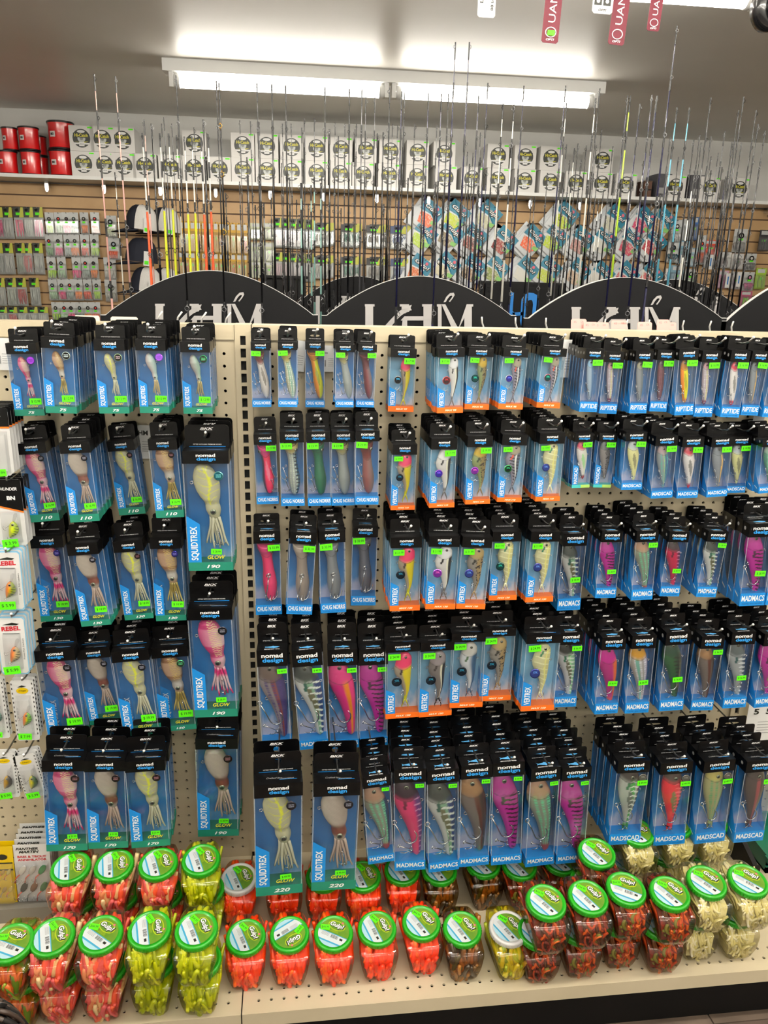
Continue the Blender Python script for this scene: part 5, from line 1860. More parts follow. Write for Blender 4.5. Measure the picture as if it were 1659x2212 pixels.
# square panel with the blue emblem
o = on_y(1126, 760, Y_S2+.02)
t = thing('emblem_sign', 'square black rack panel with a blue emblem between two arched signs', 'sign', o)
b = MB(); b.prism(px_poly([(1036, 800), (1036, 606), (1222, 612), (1222, 800)], Y_S2+.02, o), 0, .02, M_SIGN); obj('panel', b, t)
b = MB()
for q in ([(1040, 611), (1040, 607), (1218, 612), (1218, 616)], [(1052, 620), (1052, 617), (1208, 622), (1208, 625)]):
    b.poly([(x, -.001, z) for x, z in px_poly(q, Y_S2+.02, o)], M_BLACK)
obj('frame_moulding', b, t)
b = MB()


def ep(pts):
    b.poly([(x, -.002, z) for x, z in px_poly(pts, Y_S2+.02, o)], M_UPB)


ep([(1100, 632), (1110, 632), (1107, 672), (1097, 672)])
ep([(1097, 672), (1107, 672), (1112, 676), (1112, 683), (1104, 682)])
ep([(1106, 675), (1130, 674), (1130, 681), (1109, 683)])
outer = [(1123, 693), (1126, 648), (1132, 637), (1142, 632), (1152, 633), (1161, 638), (1163, 650), (1161, 672)]
inner = [(1133, 688), (1138, 656), (1140, 650), (1144, 648), (1148, 648), (1150, 651), (1151, 658), (1149, 680)]
for k in range(7):
    ep([outer[k], outer[k+1], inner[k+1], inner[k]])
ep([(1123, 693), (1133, 688), (1131, 702), (1126, 706)])
obj('emblem', b, t)
# dark shelf box behind the first sign
o = on_y(580, 720, 1.5)
t = thing('display_box', 'low dark display box behind the first arched sign', 'display', o)
b = MB(); q_ = px_poly([(566, 760), (566, 597), (660, 600), (660, 760)], 1.5, o); q_[0] = (q_[0][0], -o[2]); q_[3] = (q_[3][0], -o[2]); b.prism(q_, 0, .25, M_BLACK); obj('body', b, t)
b = MB(); b.prism(px_poly([(561, 600), (561, 594), (665, 597), (665, 603)], 1.5, o), -.01, .26, M_BLACK); obj('rim', b, t)
# the rack that carries the rods: base with sockets, hidden by the shelving
t = thing('rod_rack', 'long low black rod rack on the floor behind the shelving', 'rack', (.6, .9, 0))
b = MB(); b.box(-2.4, 2.6, -.45, .55, 0, .50, M_BLACK); obj('base', b, t)
RACK_Z = .50

# ------------------------------------------------------------------ rods
GUIDE = {}


def guide_mesh(r, key, gold=False, wr=.002, wl=.02):
    k = (round(r, 4), key, gold, round(wr, 4), round(wl, 3))
    if k not in GUIDE:
        b = MB()
        m = mat('guide_gold', '#d8a640', .25, metal=1.) if gold else (mat('guide_steel', '#8a8a8c', .3, metal=.9) if key == 's' else mat('guide_black', '#1a1a1c', .3, metal=.3))
        b.tube([(r*math.cos(a*PI/5), -r*1.5+.0, r*math.sin(a*PI/5)) for a in range(11)], r*.17, m, 4, caps=False)
        b.tube([(0, 0, -r*2.6), (0, -r*1.45, -r*.95)], r*.15, m, 4)
        b.tube([(0, 0, r*2.2), (0, -r*1.45, r*.95)], r*.15, m, 4)
        b.tube([(0, 0, -.03), (0, 0, wl)], wr, mat('thread_wrap', '#18181a', .3), 6, caps=False)
        GUIDE[k] = b.build('guide')
    return GUIDE[k]


RM = {'black': ('#101012', .3), 'grey': ('#4c4c50', .3), 'pink': ('#e0aaa0', .35), 'white': ('#d8d6cc', .35), 'lime': ('#b4d840', .35), 'sky': ('#5aa0b8', .35),
      'navy': ('#1c1c3c', .25), 'mint': ('#7fa8a0', .35), 'orange': ('#f05a28', .35), 'yellow': ('#d8e020', .35), 'gold': ('#101012', .3), 'olive': ('#383428', .3)}


RODN = {'black': 'black', 'grey': 'slim dark grey', 'pink': 'pale pink', 'white': 'white', 'lime': 'lime green', 'sky': 'sky blue', 'navy': 'dark navy', 'mint': 'mint green', 'orange': 'orange and white', 'yellow': 'yellow and white', 'gold': 'black gold-guided', 'olive': 'olive brown'}
RODS = [(203, 160, 'pink', .85, 1.), (249, 165, 'pink', .85, 1.), (311, 258, 'pink', .85, .9), (327, 267, 'black', .95, 1.3), (307, 287, 'orange', 1.2, 1.), (345, 288, 'yellow', 1.25, 1.), (354, 253, 'grey', 1.3, .7),
        (364, 288, 'yellow', 1.3, 1.), (349, 267, 'grey', 1.35, .7), (371, 267, 'grey', 1.35, .7), (380, 163, 'black', .52, .9), (381, 292, 'white', 1.25, .9), (398, 295, 'yellow', 1.2, 1.), (414, 294, 'yellow', 1.25, 1.), (419, 275, 'grey', 1.3, .7),
        (434, 297, 'orange', 1.2, 1.), (439, 258, 'black', .9, 1.4), (449, 290, 'orange', 1.25, 1.), (467, 174, 'black', .52, .9), (473, 179, 'gold', .8, 1.3), (248, 372, 'white', .85, .8),
        (518, 260, 'grey', 1.3, .7), (541, 262, 'grey', 1.3, .7), (555, 180, 'black', .52, .9), (560, 264, 'grey', 1.35, .7), (587, 182, 'black', .75, 1.2), (617, 184, 'black', .75, 1.1), (610, 267, 'grey', 1.3, .7),
        (629, 267, 'grey', 1.3, .7), (652, 276, 'black', .9, 1.2), (657, 256, 'grey', 1.3, .8), (679, 255, 'grey', 1.3, .8), (702, 188, 'black', .75, 1.), (712, 279, 'black', .9, 1.4), (724, 264, 'grey', 1.35, .7), (731, 294, 'black', 1.0, 1.),
        (745, 267, 'grey', 1.3, .8), (755, 191, 'black', .72, 1.1), (767, 279, 'black', 1.1, .8), (770, 267, 'grey', 1.35, .7), (782, 193, 'grey', .75, .9), (790, 210, 'grey', .9, .8), (810, 210, 'grey', .9, .8), (815, 288, 'black', 1., 1.1),
        (828, 285, 'black', .9, 1.3), (842, 188, 'black', .75, 1.), (848, 267, 'grey', 1.3, .7), (859, 270, 'grey', 1.3, .7), (868, 197, 'navy', .55, 1.1), (874, 199, 'black', .8, .9), (896, 267, 'black', 1.1, .8), (926, 200, 'navy', .75, 1.),
        (944, 270, 'grey', 1.3, .8), (954, 202, 'navy', .52, .9), (969, 202, 'black', .8, .9), (979, 202, 'navy', .75, 1.1), (984, 91, 'navy', .7, .9), (1014, 91, 'navy', .7, .9), (1007, 218, 'navy', .85, .9), (1034, 207, 'navy', .75, 1.), (1054, 179, 'navy', .75, 1.),
        (1087, 222, 'white', .75, 1.1), (1111, 226, 'white', .72, 1.3), (1132, 185, 'navy', .8, .9), (1222, 185, 'navy', .75, 1.), (1224, 222, 'white', .8, .9), (1287, 212, 'white', .72, 1.2), (1296, 191, 'black', .75, 1.), (1300, 280, 'black', .9, 1.),
        (1356, 207, 'navy', .55, 1.), (1362, 207, 'lime', .7, 1.3), (1383, 224, 'navy', .8, 1.), (1409, 205, 'navy', .52, 1.), (1420, 207, 'navy', .75, 1.2), (1416, 226, 'navy', .8, .9), (1463, 56, 'navy', .52, 1.), (1463, 232, 'sky', .75, 1.2), (1490, 232, 'sky', .75, 1.2),
        (1448, 296, 'black', .9, 1.), (1499, 302, 'black', .9, 1.1), (1512, 292, 'black', .9, 1.), (1515, 308, 'black', 1., 1.), (1536, 211, 'black', .7, 1.2), (1536, 294, 'black', .9, 1.), (1566, 284, 'grey', .9, 1.), (1582, 306, 'black', .9, 1.), (1588, 304, 'black', 1., .9),
        (1596, 238, 'grey', 1., .7), (1607, 209, 'black', .7, 1.1), (1602, 308, 'black', .9, 1.), (1634, 238, 'grey', 1., .7), (1638, 268, 'black', .8, 1.), (1626, 294, 'black', .9, .9), (1653, 282, 'black', .8, 1.), (1536, 338, 'black', 1., .8), (1552, 330, 'grey', 1., .8), (1560, 361, 'black', 1., .8),
        (1224, 312, 'grey', 1., .8), (1241, 320, 'white', 1., .8), (1249, 310, 'black', 1., .9), (1267, 314, 'black', 1., .9), (1288, 314, 'grey', 1., .8), (1324, 316, 'black', .9, .9), (1231, 346, 'black', 1., .7), (1038, 286, 'grey', 1., .8), (1010, 328, 'grey', 1.1, .7), (1022, 330, 'grey', 1.1, .7)]
rs = random.Random(21)
for k in range(62):     # the dense short rods whose tips stand at the height of the boxes
    x = 492+k*18.6+rs.uniform(-7, 7)
    RODS.append((x, rs.uniform(338, 452), rs.choice(['black', 'black', 'grey', 'black', 'olive', 'mint' if 640 < x < 720 else 'black', 'navy' if x > 900 else 'black', 'white' if x > 1000 else 'grey']), rs.choice([.80, .9, 1.0, 1.1, 1.3]), rs.uniform(.8, 1.35)))
for x, y, c in ((535, 378, 'black'), (562, 376, 'black'), (672, 400, 'mint'), (693, 395, 'mint'), (650, 395, 'mint')):
    RODS.append((x, y, c, .8, 1.8 if c == 'black' else 1.3))
BLANK = {}
cnt = {}
for i, (px, py, col, Y, th) in enumerate(sorted(RODS, key=lambda q: q[0])):
    Y = Y+.02*math.sin(i*1.7)
    if .5 < Y < .59:
        Y = .53+.015*math.sin(i)
    elif Y < .66:
        Y = .66
    tip = on_y(px, py, Y)
    L = float(tip[2])-RACK_Z
    c_, rg = RM[col]
    m = mat('blank_'+col, c_, rg, coat=.4)
    key = col
    cnt[col] = cnt.get(col, 0)+1
    t = thing('fishing_rod', '%s fishing rod standing upright, %s such rod from left' % (RODN[col], ordw(cnt[col]-1)), 'fishing rod', (float(tip[0]), Y, RACK_Z), (0, 0, rnd.uniform(-.9, .9)), 'rods standing in the racks')
    b = MB()
    two = col in ('yellow', 'orange')
    rb = .0052*th
    f1 = .84 if two else .62
    rb = rb*(1.6 if two else 1.)
    b.tube([(0, 0, 0), (0, 0, L*.35), (0, 0, L*f1)], [rb, rb*.86, rb*(.45 if two else .62)], m, 6, caps=False)
    b.tube([(0, 0, L*f1), (0, 0, L*.85), (0, 0, L)], [rb*(.45 if two else .62), rb*.38, rb*.20], mat('blank_white', RM['white'][0], .35, coat=.4) if two else m, 6)
    obj('blank', b, t)
    big = .0085 if th > 1.25 else .0062
    gold = col == 'gold'
    fr = [1-.012/L, .93, .85, .75, .64, .51] if L > .9 else [1-.012/L, .88, .74, .58]
    for q, fz in enumerate(fr):
        r = big*(.50+.11*q) if q else big*.55
        wr = rb*(1-.8*fz)+.0009
        obj('guide', guide_mesh(r, 's' if (i % 3) else 'b', gold and q > 0, wr, min(.02, L-L*fz)), t, (0, 0, L*fz))

# ------------------------------------------------------------------ hooks and tags over the top rail
hk = MB()
hk.tube([(0, .02, -.03), (0, .0, .004), (.002, -.01, .018), (.010, -.02, .030)], .0019, M_WHITE, 6)
hk = hk.build('wire')
HX = [(340, 690), (382, 694), (434, 694), (486, 694), (1046, 707), (1118, 703), (1183, 705), (1357, 704), (1310, 702), (1404, 703), (1478, 700), (1536, 702), (1583, 704)]
for i, (px, py) in enumerate(HX):
    p = on_y(px, py, .085)
    t = thing('rail_hook', 'white upturned hook showing over the top rail, %s from left' % ordw(i), 'hook', (float(p[0]), .085, TOP_Z-.01), (0, 0, (-1 if px > 700 else .2)), 'hooks over the top rail')
    obj('wire', hk, t)
TG = [(187, 694, 48), (267, 697, 52), (1255, 701, 34), (1277, 707, 30), (1301, 708, 36), (1343, 704, 36), (1395, 707, 32), (1437, 702, 28), (1452, 708, 30)]
for i, (px, py, wp) in enumerate(TG):
    p = on_y(px, py, .06)
    s = .00105
    t = thing('rail_tag', '%s tag peeping over the top rail, %s from left' % ('cream card' if i < 2 else 'pale pink', ordw(i)), 'tag', (float(p[0]), .06+.004*(i % 3), TOP_Z-.02), (-.2, 0, 0), 'tags over the top rail')
    b = MB(); w = wp*s/2; z1 = float(p[2])-TOP_Z+.032
    b.prism([(-w, -.02), (w, -.02), (w, z1-.003), (w-.003, z1), (-w+.003, z1), (-w, z1-.003)], 0, .001, mat('pink_card', '#dca8a0', .5) if i > 1 else mat('cream_card', '#e4d8c4', .5))
    if i > 1:
        b.text('45', (-w*.5, -.0006, z1-.007), mat('pink_print', '#b07a78', .5), h=.005)
        b.text('CR', (w*.4, -.0006, z1-.006), mat('pink_print', '#b07a78', .5), h=.004)
    obj('card', b, t)

# ================================================================== stock on the wall shelf
M_REEL = mat('line_red', '#f41a1e', .4, coat=.2)
M_SPLASTIC = mat('spool_black', '#16161a', .35)
M_CARTON = mat('carton_white', '#dedcd8', .5)
M_CARTS = mat('carton_side', '#c4c2be', .55)
M_WRAP = clear_mat('shrink_wrap', (1., .98, .98), .10, .16)


def spool(label, px0, px1, py0, py1, yy, zbase=None):
    a, c = on_y(px0, py1, yy), on_y(px1, py1, yy)
    R_ = float(c[0]-a[0])/2
    H = float(on_y(px0, py0, yy)[2]-a[2])
    z = SHELF_TOP if zbase is None else zbase
    t = thing('line_spool', label, 'line spool', (float(a[0]+c[0])/2, yy+R_*.2, z), group='red line spools on the wall shelf')
    b = MB()
    b.lathe([(R_*.94, H*.07), (R_*.90, H*.12), (R_*.88, H*.5), (R_*.90, H*.88), (R_*.94, H*.93)], M_REEL, 26, caps=False); obj('wound_line', b, t)
    for z0 in (0, H*.93):
        b = MB(); b.lathe([(R_*.96, z0), (R_, z0+H*.012), (R_, z0+H*.058), (R_*.96, z0+H*.07), (R_*.3, z0+H*.07)], M_SPLASTIC, 26); obj('flange', b, t)
    b = MB(); b.lathe([(R_*1.005, H*.02), (R_*.97, H*.15), (R_*.945, H*.5), (R_*.97, H*.85), (R_*1.005, H*.98)], M_WRAP, 26, caps=False); obj('shrink_wrap', b, t)
    b = MB()
    a0 = -PI/2-.45
    V, F = [], []
    for k in range(5):
        a = a0+.12*(k-2)
        for zz in (.42, .62):
            V.append((R_*.96*math.cos(a), R_*.96*math.sin(a), H*zz))
    F = [(2*k, 2*k+2, 2*k+3, 2*k+1) for k in range(4)]
    b.add(V, F, M_PAPER)
    b.text('80', (R_*.975*math.cos(a0), R_*.975*math.sin(a0), H*.52), M_INK2, w=R_*.28, h=H*.09, xd=(-math.sin(a0), math.cos(a0), 0), bold=.04)
    obj('paper_label', b, t)
    return t, H


sy = SHELF_Y+.13
SPL = [('large red spool in the bottom row beside the white cartons', 107, 163, 316, 374, sy, 0), ('tallest red spool on top beside the white cartons', 103, 162, 250, 312, sy, 1),
       ('red spool in the bottom row, second stack from the cartons', 46, 90, 318, 371, sy-.02, 0), ('red spool on top, second stack from the cartons', 40, 86, 263, 315, sy-.02, 1),
       ('red spool low at the left edge, bottom row', -4, 40, 318, 370, sy-.02, 0), ('small red spool on top at the left edge', 4, 40, 262, 313, sy-.01, 1),
       ('red spool half hidden behind the second stack, bottom row', 70, 106, 324, 371, sy+.12, 0), ('red spool half hidden behind the second stack, on top', 66, 101, 274, 318, sy+.12, 1)]
below = 0
for lab, x0, x1, y0, y1, yy, lev in SPL:
    t, H = spool(lab, x0, x1, y0, y1, yy, None if not lev else SHELF_TOP+below+.001)
    below = H
# white line cartons
BX = {}


def carton(label, px, py, lev, wpx=53, hpx=56):
    yy = SHELF_Y+.03
    p = on_y(px, py, yy)
    s = float(on_y(px+1, py, yy)[0]-p[0])
    W, H = .157, .156
    t = thing('line_carton', label, 'carton', (float(p[0]), yy+.002*(px % 3), SHELF_TOP+lev*(H+.001)), group='white line cartons on the wall shelf')
    if not BX:
        b = MB()
        b.box(-W/2, W/2, 0, .20, 0, H, M_CARTON)
        BX['b'] = b.build('box')
        b = MB()
        rr = .057
        c = (0, -.001, H*.50)
        b.disc(c, rr, mat('disc_black', '#1b211b', .4), 30)
        b.disc((0, -.0015, H*.50), rr*.45, mat('disc_grey', '#b8bcb8', .4), 20)
        b.disc((0, -.0018, H*.50), rr*.2, mat('disc_grey2', '#7c807c', .4), 16)
        b.disc((0, -.002, H*.50+rr*.72), rr*.45, M_PAPER, 14, ry=rr*.16)
        y1 = -.0024
        b.poly([(-rr*.95, y1, H*.5+rr*.10), (rr*.95, y1, H*.5+rr*.05), (rr*.9, y1, H*.5+rr*.52), (-rr*.9, y1, H*.5+rr*.57)], mat('disc_band', '#20261c', .4))
        b.text('Hi-Catch', (0, y1-.0004, H*.5+rr*.32), mat('band_yellow', '#d8d03c', .4), w=rr*1.5, h=rr*.36, bold=.03)
        b.poly([(-rr*.8, y1, H*.5-rr*.36), (-rr*.1, y1, H*.5-rr*.42), (rr*.8, y1, H*.5-rr*.30), (rr*.2, y1, H*.5-rr*.5)], mat('band_yellow', '#d8d03c', .4))
        b.poly([(-rr*.88, y1, H*.5-rr*.48), (rr*.88, y1, H*.5-rr*.48), (rr*.76, y1, H*.5-rr*.66), (-rr*.76, y1, H*.5-rr*.66)], M_PAPER)
        b.box(-rr*.3, rr*.3, y1-.0006, y1, H*.5-rr*.86, H*.5-rr*.4, M_PAPER)
        b.text('80LB', (0, y1-.001, H*.5-rr*.62), M_INK2, w=rr*.4, h=rr*.12)
        BX['d'] = b.build('round_print')
        b = MB(); b.box(W*.27, W*.46, -.001, 0, H*.90, H*.96, M_STICK); BX['s'] = b.build('price_sticker')
    obj('box', BX['b'], t)
    obj('round_print', BX['d'], t)
    obj('price_sticker', BX['s'], t)
    return t


for i, px in enumerate((181, 227, 268, 313, 368, 420, 474, 525, 577, 630, 684, 735, 785, 841, 901, 963, 1020, 1076, 1134, 1190, 1245, 1301, 1354, 1461, 1536, 1600)):
    carton('white line carton on the wall shelf, bottom row, %s from left' % ordw(i), px, 360+px*.02, 0)
carton('white line carton set back behind the top row next to the red spools', 177, 312, 1)
for i, px in enumerate((222, 265, 420, 524, 576, 630, 684, 737, 791, 844, 903, 961, 1078, 1137, 1193, 1305)):
    carton('white line carton on top of others, top row, %s from left' % ordw(i), px, 310, 1)
q = on_y(1400, 400, SHELF_Y+.05)
t = thing('wooden_box', 'small dark wooden box between white cartons on the shelf', 'box', (float(q[0]), SHELF_Y+.05, SHELF_TOP))
b = MB(); b.box(-.03, .03, 0, .12, 0, .105, mat('dark_wood', '#5a3a28', .5)); obj('body', b, t)
b = MB(); b.box(-.032, .032, -.002, .122, .105, .115, mat('dark_wood2', '#47301f', .5)); obj('top', b, t)
b = MB(); b.box(-.031, .031, -.0015, 0, .05, .056, M_SIGN); obj('band', b, t)
for i, px in enumerate((1427, 1498)):
    q = on_y(px, 395, SHELF_Y+.1)
    t = thing('dark_carton', 'dark charcoal carton between the white cartons, %s from left' % ordw(i), 'carton', (float(q[0]), SHELF_Y+.04, SHELF_TOP), group='dark cartons on the shelf')
    b = MB(); b.box(-.055, .055, 0, .2, 0, .165, mat('charcoal_carton', '#4a4a50', .5)); obj('box', b, t)
    b = MB(); b.box(-.04, .04, -.001, 0, .03, .07, M_TXTD); obj('label_panel', b, t)

# ================================================================== packs hanging on the slat wall
M_POUCH = clear_mat('pouch', (.94, .95, .95), .22, .12, haze=.05)
WP = {}
YW = Y_WALL-.03


def wall_pack(label, px, py, wpx, hpx, header, body, group, style='bag', depth=.035, rot=0.):
    yy = YW-depth
    p = on_y(px, py, yy)
    s = float(on_y(px+1, py, yy)[0]-p[0])
    W, H = wpx*s, hpx*s*1.02
    key = (round(W, 2), round(H, 2), header, body, style)
    t = thing('wall_pack', label, 'tackle pack', p, (0, rot, rnd.uniform(-.1, .1)), group)
    if key not in WP:
        w, h = W/2, H/2
        b = MB()
        hm = mat('hdr_'+header[1:], header, .45)
        out = []
        if style == 'bag':       # black and lime header card over a clear bag
            b.box(-w, w, -.003, .0, h*.35, h, hm)
            b.poly([(w*.1, -.004, h*.35), (w, -.004, h*.35), (w, -.004, h), (w*.5, -.004, h)], mat('hdr_lime', '#c2c248', .45))
            b.box(-w*.5, w*.3, -.0045, -.003, h*.5, h*.66, M_STICK)
            b.disc((-w*.3, -.0046, h*.82), w*.35, M_DARK, 8, ry=h*.08)
        elif style == 'round':   # clear bag with a round black badge
            b.box(-w, w, -.002, 0, h*.36, h, mat('pouch_top', '#c9cccb', .4))
            b.disc((0, -.016, h*.42), w*.42, M_DARK, 12)
            b.disc((0, -.0165, h*.42), w*.22, hm, 10)
            b.box(-w*.35, w*.3, -.0165, -.012, h*.02, h*.18, M_STICK)
        else:                    # plain coloured card
            b.box(-w, w, -.003, 0, -h, h, hm)
            b.box(-w*.7, w*.7, -.004, -.002, h*.55, h*.9, mat('pouch_top', '#c9cccb', .4))
            b.box(-w*.4, w*.4, -.0075, -.002, -h*.1, h*.1, M_STICK)
        out.append(('header_card', b.build('header_card')))
        b = MB()
        bmx = mat('bait_'+body[1:], body, .4, coat=.3, noise=(40., '#e8e8e4', .55, .9))
        rsx = random.Random(len(WP))
        for k in range(5):
            x = w*(-.6+.3*k)
            if style == 'card' and k % 2 == 0:
                continue
            b.tube([(x, -.008, h*.2-(h*.35 if style == 'round' else 0)), (x+rsx.uniform(-.2, .2)*w, -.010, -h*.3), (x+rsx.uniform(-.3, .3)*w, -.008, -h*.85)], [w*.14, w*(.2 if style != 'round' else .30), w*(.07 if style != 'round' else .16)], bmx, 5)
        out.append(('baits', b.build('baits')))
        b = MB()
        b.add([(-w, -.002, -h), (w, -.002, -h), (w, -.002, h*.4), (-w, -.002, h*.4), (-w*.9, -.018, -h*.85), (w*.9, -.018, -h*.85), (w*.85, -.016, h*.2), (-w*.85, -.016, h*.2)],
              [(4, 5, 6, 7), (0, 1, 5, 4), (1, 2, 6, 5), (2, 3, 7, 6), (3, 0, 4, 7)], M_POUCH)
        if style != 'card':
            b.box(-w, w, .0, .001, -h, h*.4, mat('pouch_back', '#cfd0cc', .45))
        out.append(('pouch', b.build('pouch')))
        b = MB(); b.tube([(0, depth, h*.93), (0, -.012, h*.93), (0, -.02, h*.98)], .0022, M_STEEL, 5); out.append(('peg', b.build('peg')))
        WP[key] = out
    for nm, me in WP[key]:
        obj(nm, me, t)
    return t


PINKS = ['#e0387c', '#d8d8d0', '#e83c6c', '#d0d4cc', '#e0508c']
gi = 0
for r_, (py, hh, xs) in enumerate(((482, 66, (-2, 18, 42, 63, 84)), (559, 66, (-2, 20, 46, 60, 84)), (631, 60, (2, 26, 48, 76)), (683, 40, (8, 28, 50, 72, 94)))):
    for k, px in enumerate(xs):
        wall_pack('lime-headed bag of soft baits at the left, %s row, %s from left' % (ordw(r_), ordw(k)), px, py, 22, hh, '#23261c', PINKS[(k+r_*2) % 5] if r_ < 1 else ['#c8ccc4', '#c4c8c0', '#d4d4cc', '#c0c8b8', '#d06060'][(k+r_) % 5], 'lime-headed bait bags')
RC = ['#a8d820', '#a4c8a0', '#e0387c', '#90a098', '#f08020', '#e05030']
for r_, (py, hh, xs) in enumerate(((483, 46, (108, 128, 145, 161, 183, 206)), (531, 48, (108, 127, 148, 163, 184, 205)), (579, 48, (112, 134, 166, 186, 204)), (626, 46, (115, 135, 152, 170, 190, 210)), (674, 42, (122, 140, 155, 174, 191, 208)))):
    for k, px in enumerate(xs):
        wall_pack('small clear bait bag with round black badge, %s row, %s from left' % (ordw(r_), ordw(k)), px, py, 19, hh, ['#8c8c80', '#c83020', '#403030', '#7c8c8c'][(k+r_) % 4], RC[(k+r_ % 2) % 6], 'round-badged bait bags', 'round')
for k, (px, py) in enumerate(((240, 490), (247, 538), (238, 580), (240, 628))):
    wall_pack('grey-topped clear bag in the column left of the caps, %s down' % ordw(k), px, py, 26, 46, '#9aa4b0', ['#b8c4a0', '#e06040', '#c8c8c0', '#b0b0a8'][k], 'bags beside the caps', 'round')
for r_, (py, hh) in enumerate(((512, 66), (571, 52))):
    for k in range(12):
        wall_pack('yellow lure card behind the rods, %s row, %s from left' % (ordw(r_), ordw(k)), 392+k*12.5, py+k*.5, 11, hh, '#d0a02c', ['#d8c890', '#c8d070', '#e0b040', '#d05040'][(k+r_*2) % 4], 'yellow lure cards', 'card')
for r_, (py, hh) in enumerate(((500, 34), (545, 40), (583, 34))):
    for k in range(2):
        wall_pack('small pale card of jig heads, %s row, %s from left' % (ordw(r_), ordw(k)), 553+k*28, py, 24, hh, '#c8ccac', '#9a9c8c', 'jig head cards', 'card')
for r_, (py, hh) in enumerate(((503, 60), (575, 56))):
    for k in range(5):
        wall_pack('yellow and black headed bag behind the rods, %s row, %s from left' % (ordw(r_), ordw(k)), 601+k*17, py+k, 20, hh, '#20221c', ['#d8b8c0', '#e0c8cc', '#d8d0d0', '#ccc4c8', '#c8c8c4'][k], 'pale bait bags behind the rods')
for r_, py in enumerate((508, 578)):
    for k, px in enumerate((697, 755, 810, 862)):
        for j in range(2):
            wall_pack('%s dark pouch with yellow edge, %s row, %s from left' % (['front', 'rear'][j], ordw(r_), ordw(k)), px+j*7, py+k*2-j*2, 38, 46, '#2c2c2c' if k < 3 else '#3c4a6c', ['#a8a8a0', '#6c8c80', '#8c8a84', '#7c88a0'][k], 'dark pouches behind the rods', 'bag', .05-j*.02)
for k, py in ((0, 632), (1, 634)):
    wall_pack('low yellow-headed bag in the gap between arched signs, %s from left' % ordw(k), 604+k*24, py, 22, 36, '#23261c', '#b8c840', 'low bags in the sign gap')

# tilted pouches of soft baits
M_TEAL = mat('pouch_teal', '#1f7f9c', .35)
M_PWHITE = mat('pouch_white', '#d8dcde', .35)
M_PSIL = mat('pouch_silver', '#a9adb0', .3, metal=.3)
GB = {}


def bait_pouch(label, px, py, col, group, d, scale=1., front=True):
    yy = YW-d
    p = on_y(px, py, yy)
    t = thing('bait_pouch', label, 'bait pouch', p, (0, .68+rnd.uniform(-.08, .08), 0), group, scale)
    key = (col, front)
    if key not in GB:
        w, h = .085, .118
        b = MB()
        n = 7
        V, F = [], []
        for j in range(n):
            for i in range(5):
                u, v = i/4*2-1, j/(n-1)*2-1
                V.append((u*w, -.014*(1-u*u)*(1-v*v)-.001, v*h))
        for j in range(n-1):
            for i in range(4):
                F.append((j*5+i, j*5+i+1, (j+1)*5+i+1, (j+1)*5+i))
        b.add(V, F, M_PWHITE, True)
        b.box(-w, w, -.001, .001, -h, h, M_PSIL)
        GB[key] = [('pouch', b.build('pouch'))]
        if front:
            b = MB()
            y0 = -.0165
            b.poly([(-w*.98, y0+.010, h*.98), (-w*.98, y0+.004, h*.18), (w*.1, y0, h*.30), (w*.98, y0+.004, h*.05), (w*.98, y0+.010, h*.98)][::-1], M_TEAL)
            b.poly([(-w*.8, y0-.0002, h*.08), (-w*.5, y0-.0002, -h*.55), (w*.6, y0-.0002, -h*.45), (w*.85, y0-.0002, h*.05), (w*.1, y0-.0002, h*.22)], mat('pouchbait_'+col[1:], col, .4, noise=(70., '#e8e4d0', .45, .8)))
            b.poly([(w*.45, y0-.0006, h*.02), (w*.5, y0-.0006, -h*.2), (w*.95, y0-.0006, -h*.12), (w*.95, y0-.0006, h*.15)], mat('pouch_lime', '#8cc86c', .4))
            b.text('Gulp!', (0, y0-.0012, h*.52), M_INK2, w=w*1.6, h=h*.36, bold=.07, shear=.2)
            b.text('Gulp!', (0, y0-.0020, h*.53), M_TXT, w=w*1.45, h=h*.29, bold=.02, shear=.2)
            b.disc((w*.3, y0-.0014, h*.78), w*.14, mat('label_pink', '#e06a80', .4), 8)
            b.box(-w*.7, w*.4, y0-.0004, y0+.004, -h*.85, -h*.8, M_TXTD)
            GB[key].append(('front_print', b.build('front_print')))
        b = MB(); b.tube([(0, d if front else .03, h*.9), (0, -.02, h*.9), (0, -.03, h*.97)], .0025, M_STEEL, 5); GB[key].append(('peg', b.build('peg')))
    for nm, me in GB[key]:
        obj(nm, me, t)
    return t


GP = [((922, 470), '#f06a3c'), ((979, 472), '#c8d82c'), ((1047, 473), '#c8c8a8'), ((1214, 475), '#c4d820'), ((1321, 482), '#cfd0b8'), ((1384, 484), '#d83870'), ((1425, 486), '#c8a070'),
      ((908, 516), '#b8d83c'), ((966, 514), '#8c7c60'), ((1018, 522), '#9c4c44'), ((1081, 528), '#a03c38'), ((1143, 524), '#f0602c'), ((1192, 522), '#c0d820'), ((1249, 528), '#c08c88'), ((1297, 528), '#d8d8d0'), ((1355, 532), '#d04060'), ((1405, 532), '#c03048'),
      ((900, 588), '#d8703c'), ((958, 582), '#d8d0b0'), ((1015, 588), '#a88c70'), ((1064, 590), '#8c9c4c'), ((1128, 592), '#e0e0d8'), ((1178, 592), '#c8d84c'), ((1240, 596), '#d0b49c'), ((1292, 602), '#e0ded8'), ((1345, 602), '#d03c58'), ((1398, 602), '#d86c70')]
for i, ((px, py), col) in enumerate(GP):
    r_, k = (0, i) if i < 7 else ((1, i-7) if i < 17 else (2, i-17))
    where = '%s row, %s from left' % (ordw(r_), ordw(k))
    bait_pouch('tilted white and teal bait pouch on the slat wall, '+where, px, py, col, 'tilted bait pouches', .075)
    for j in (1, 2):
        bait_pouch('%s pouch back in tilted stack, %s' % (ordw(j), where), px-6*j, py-3*j+2, '#c8c8c0', 'tilted bait pouches behind', .075-.022*j, .98, False)

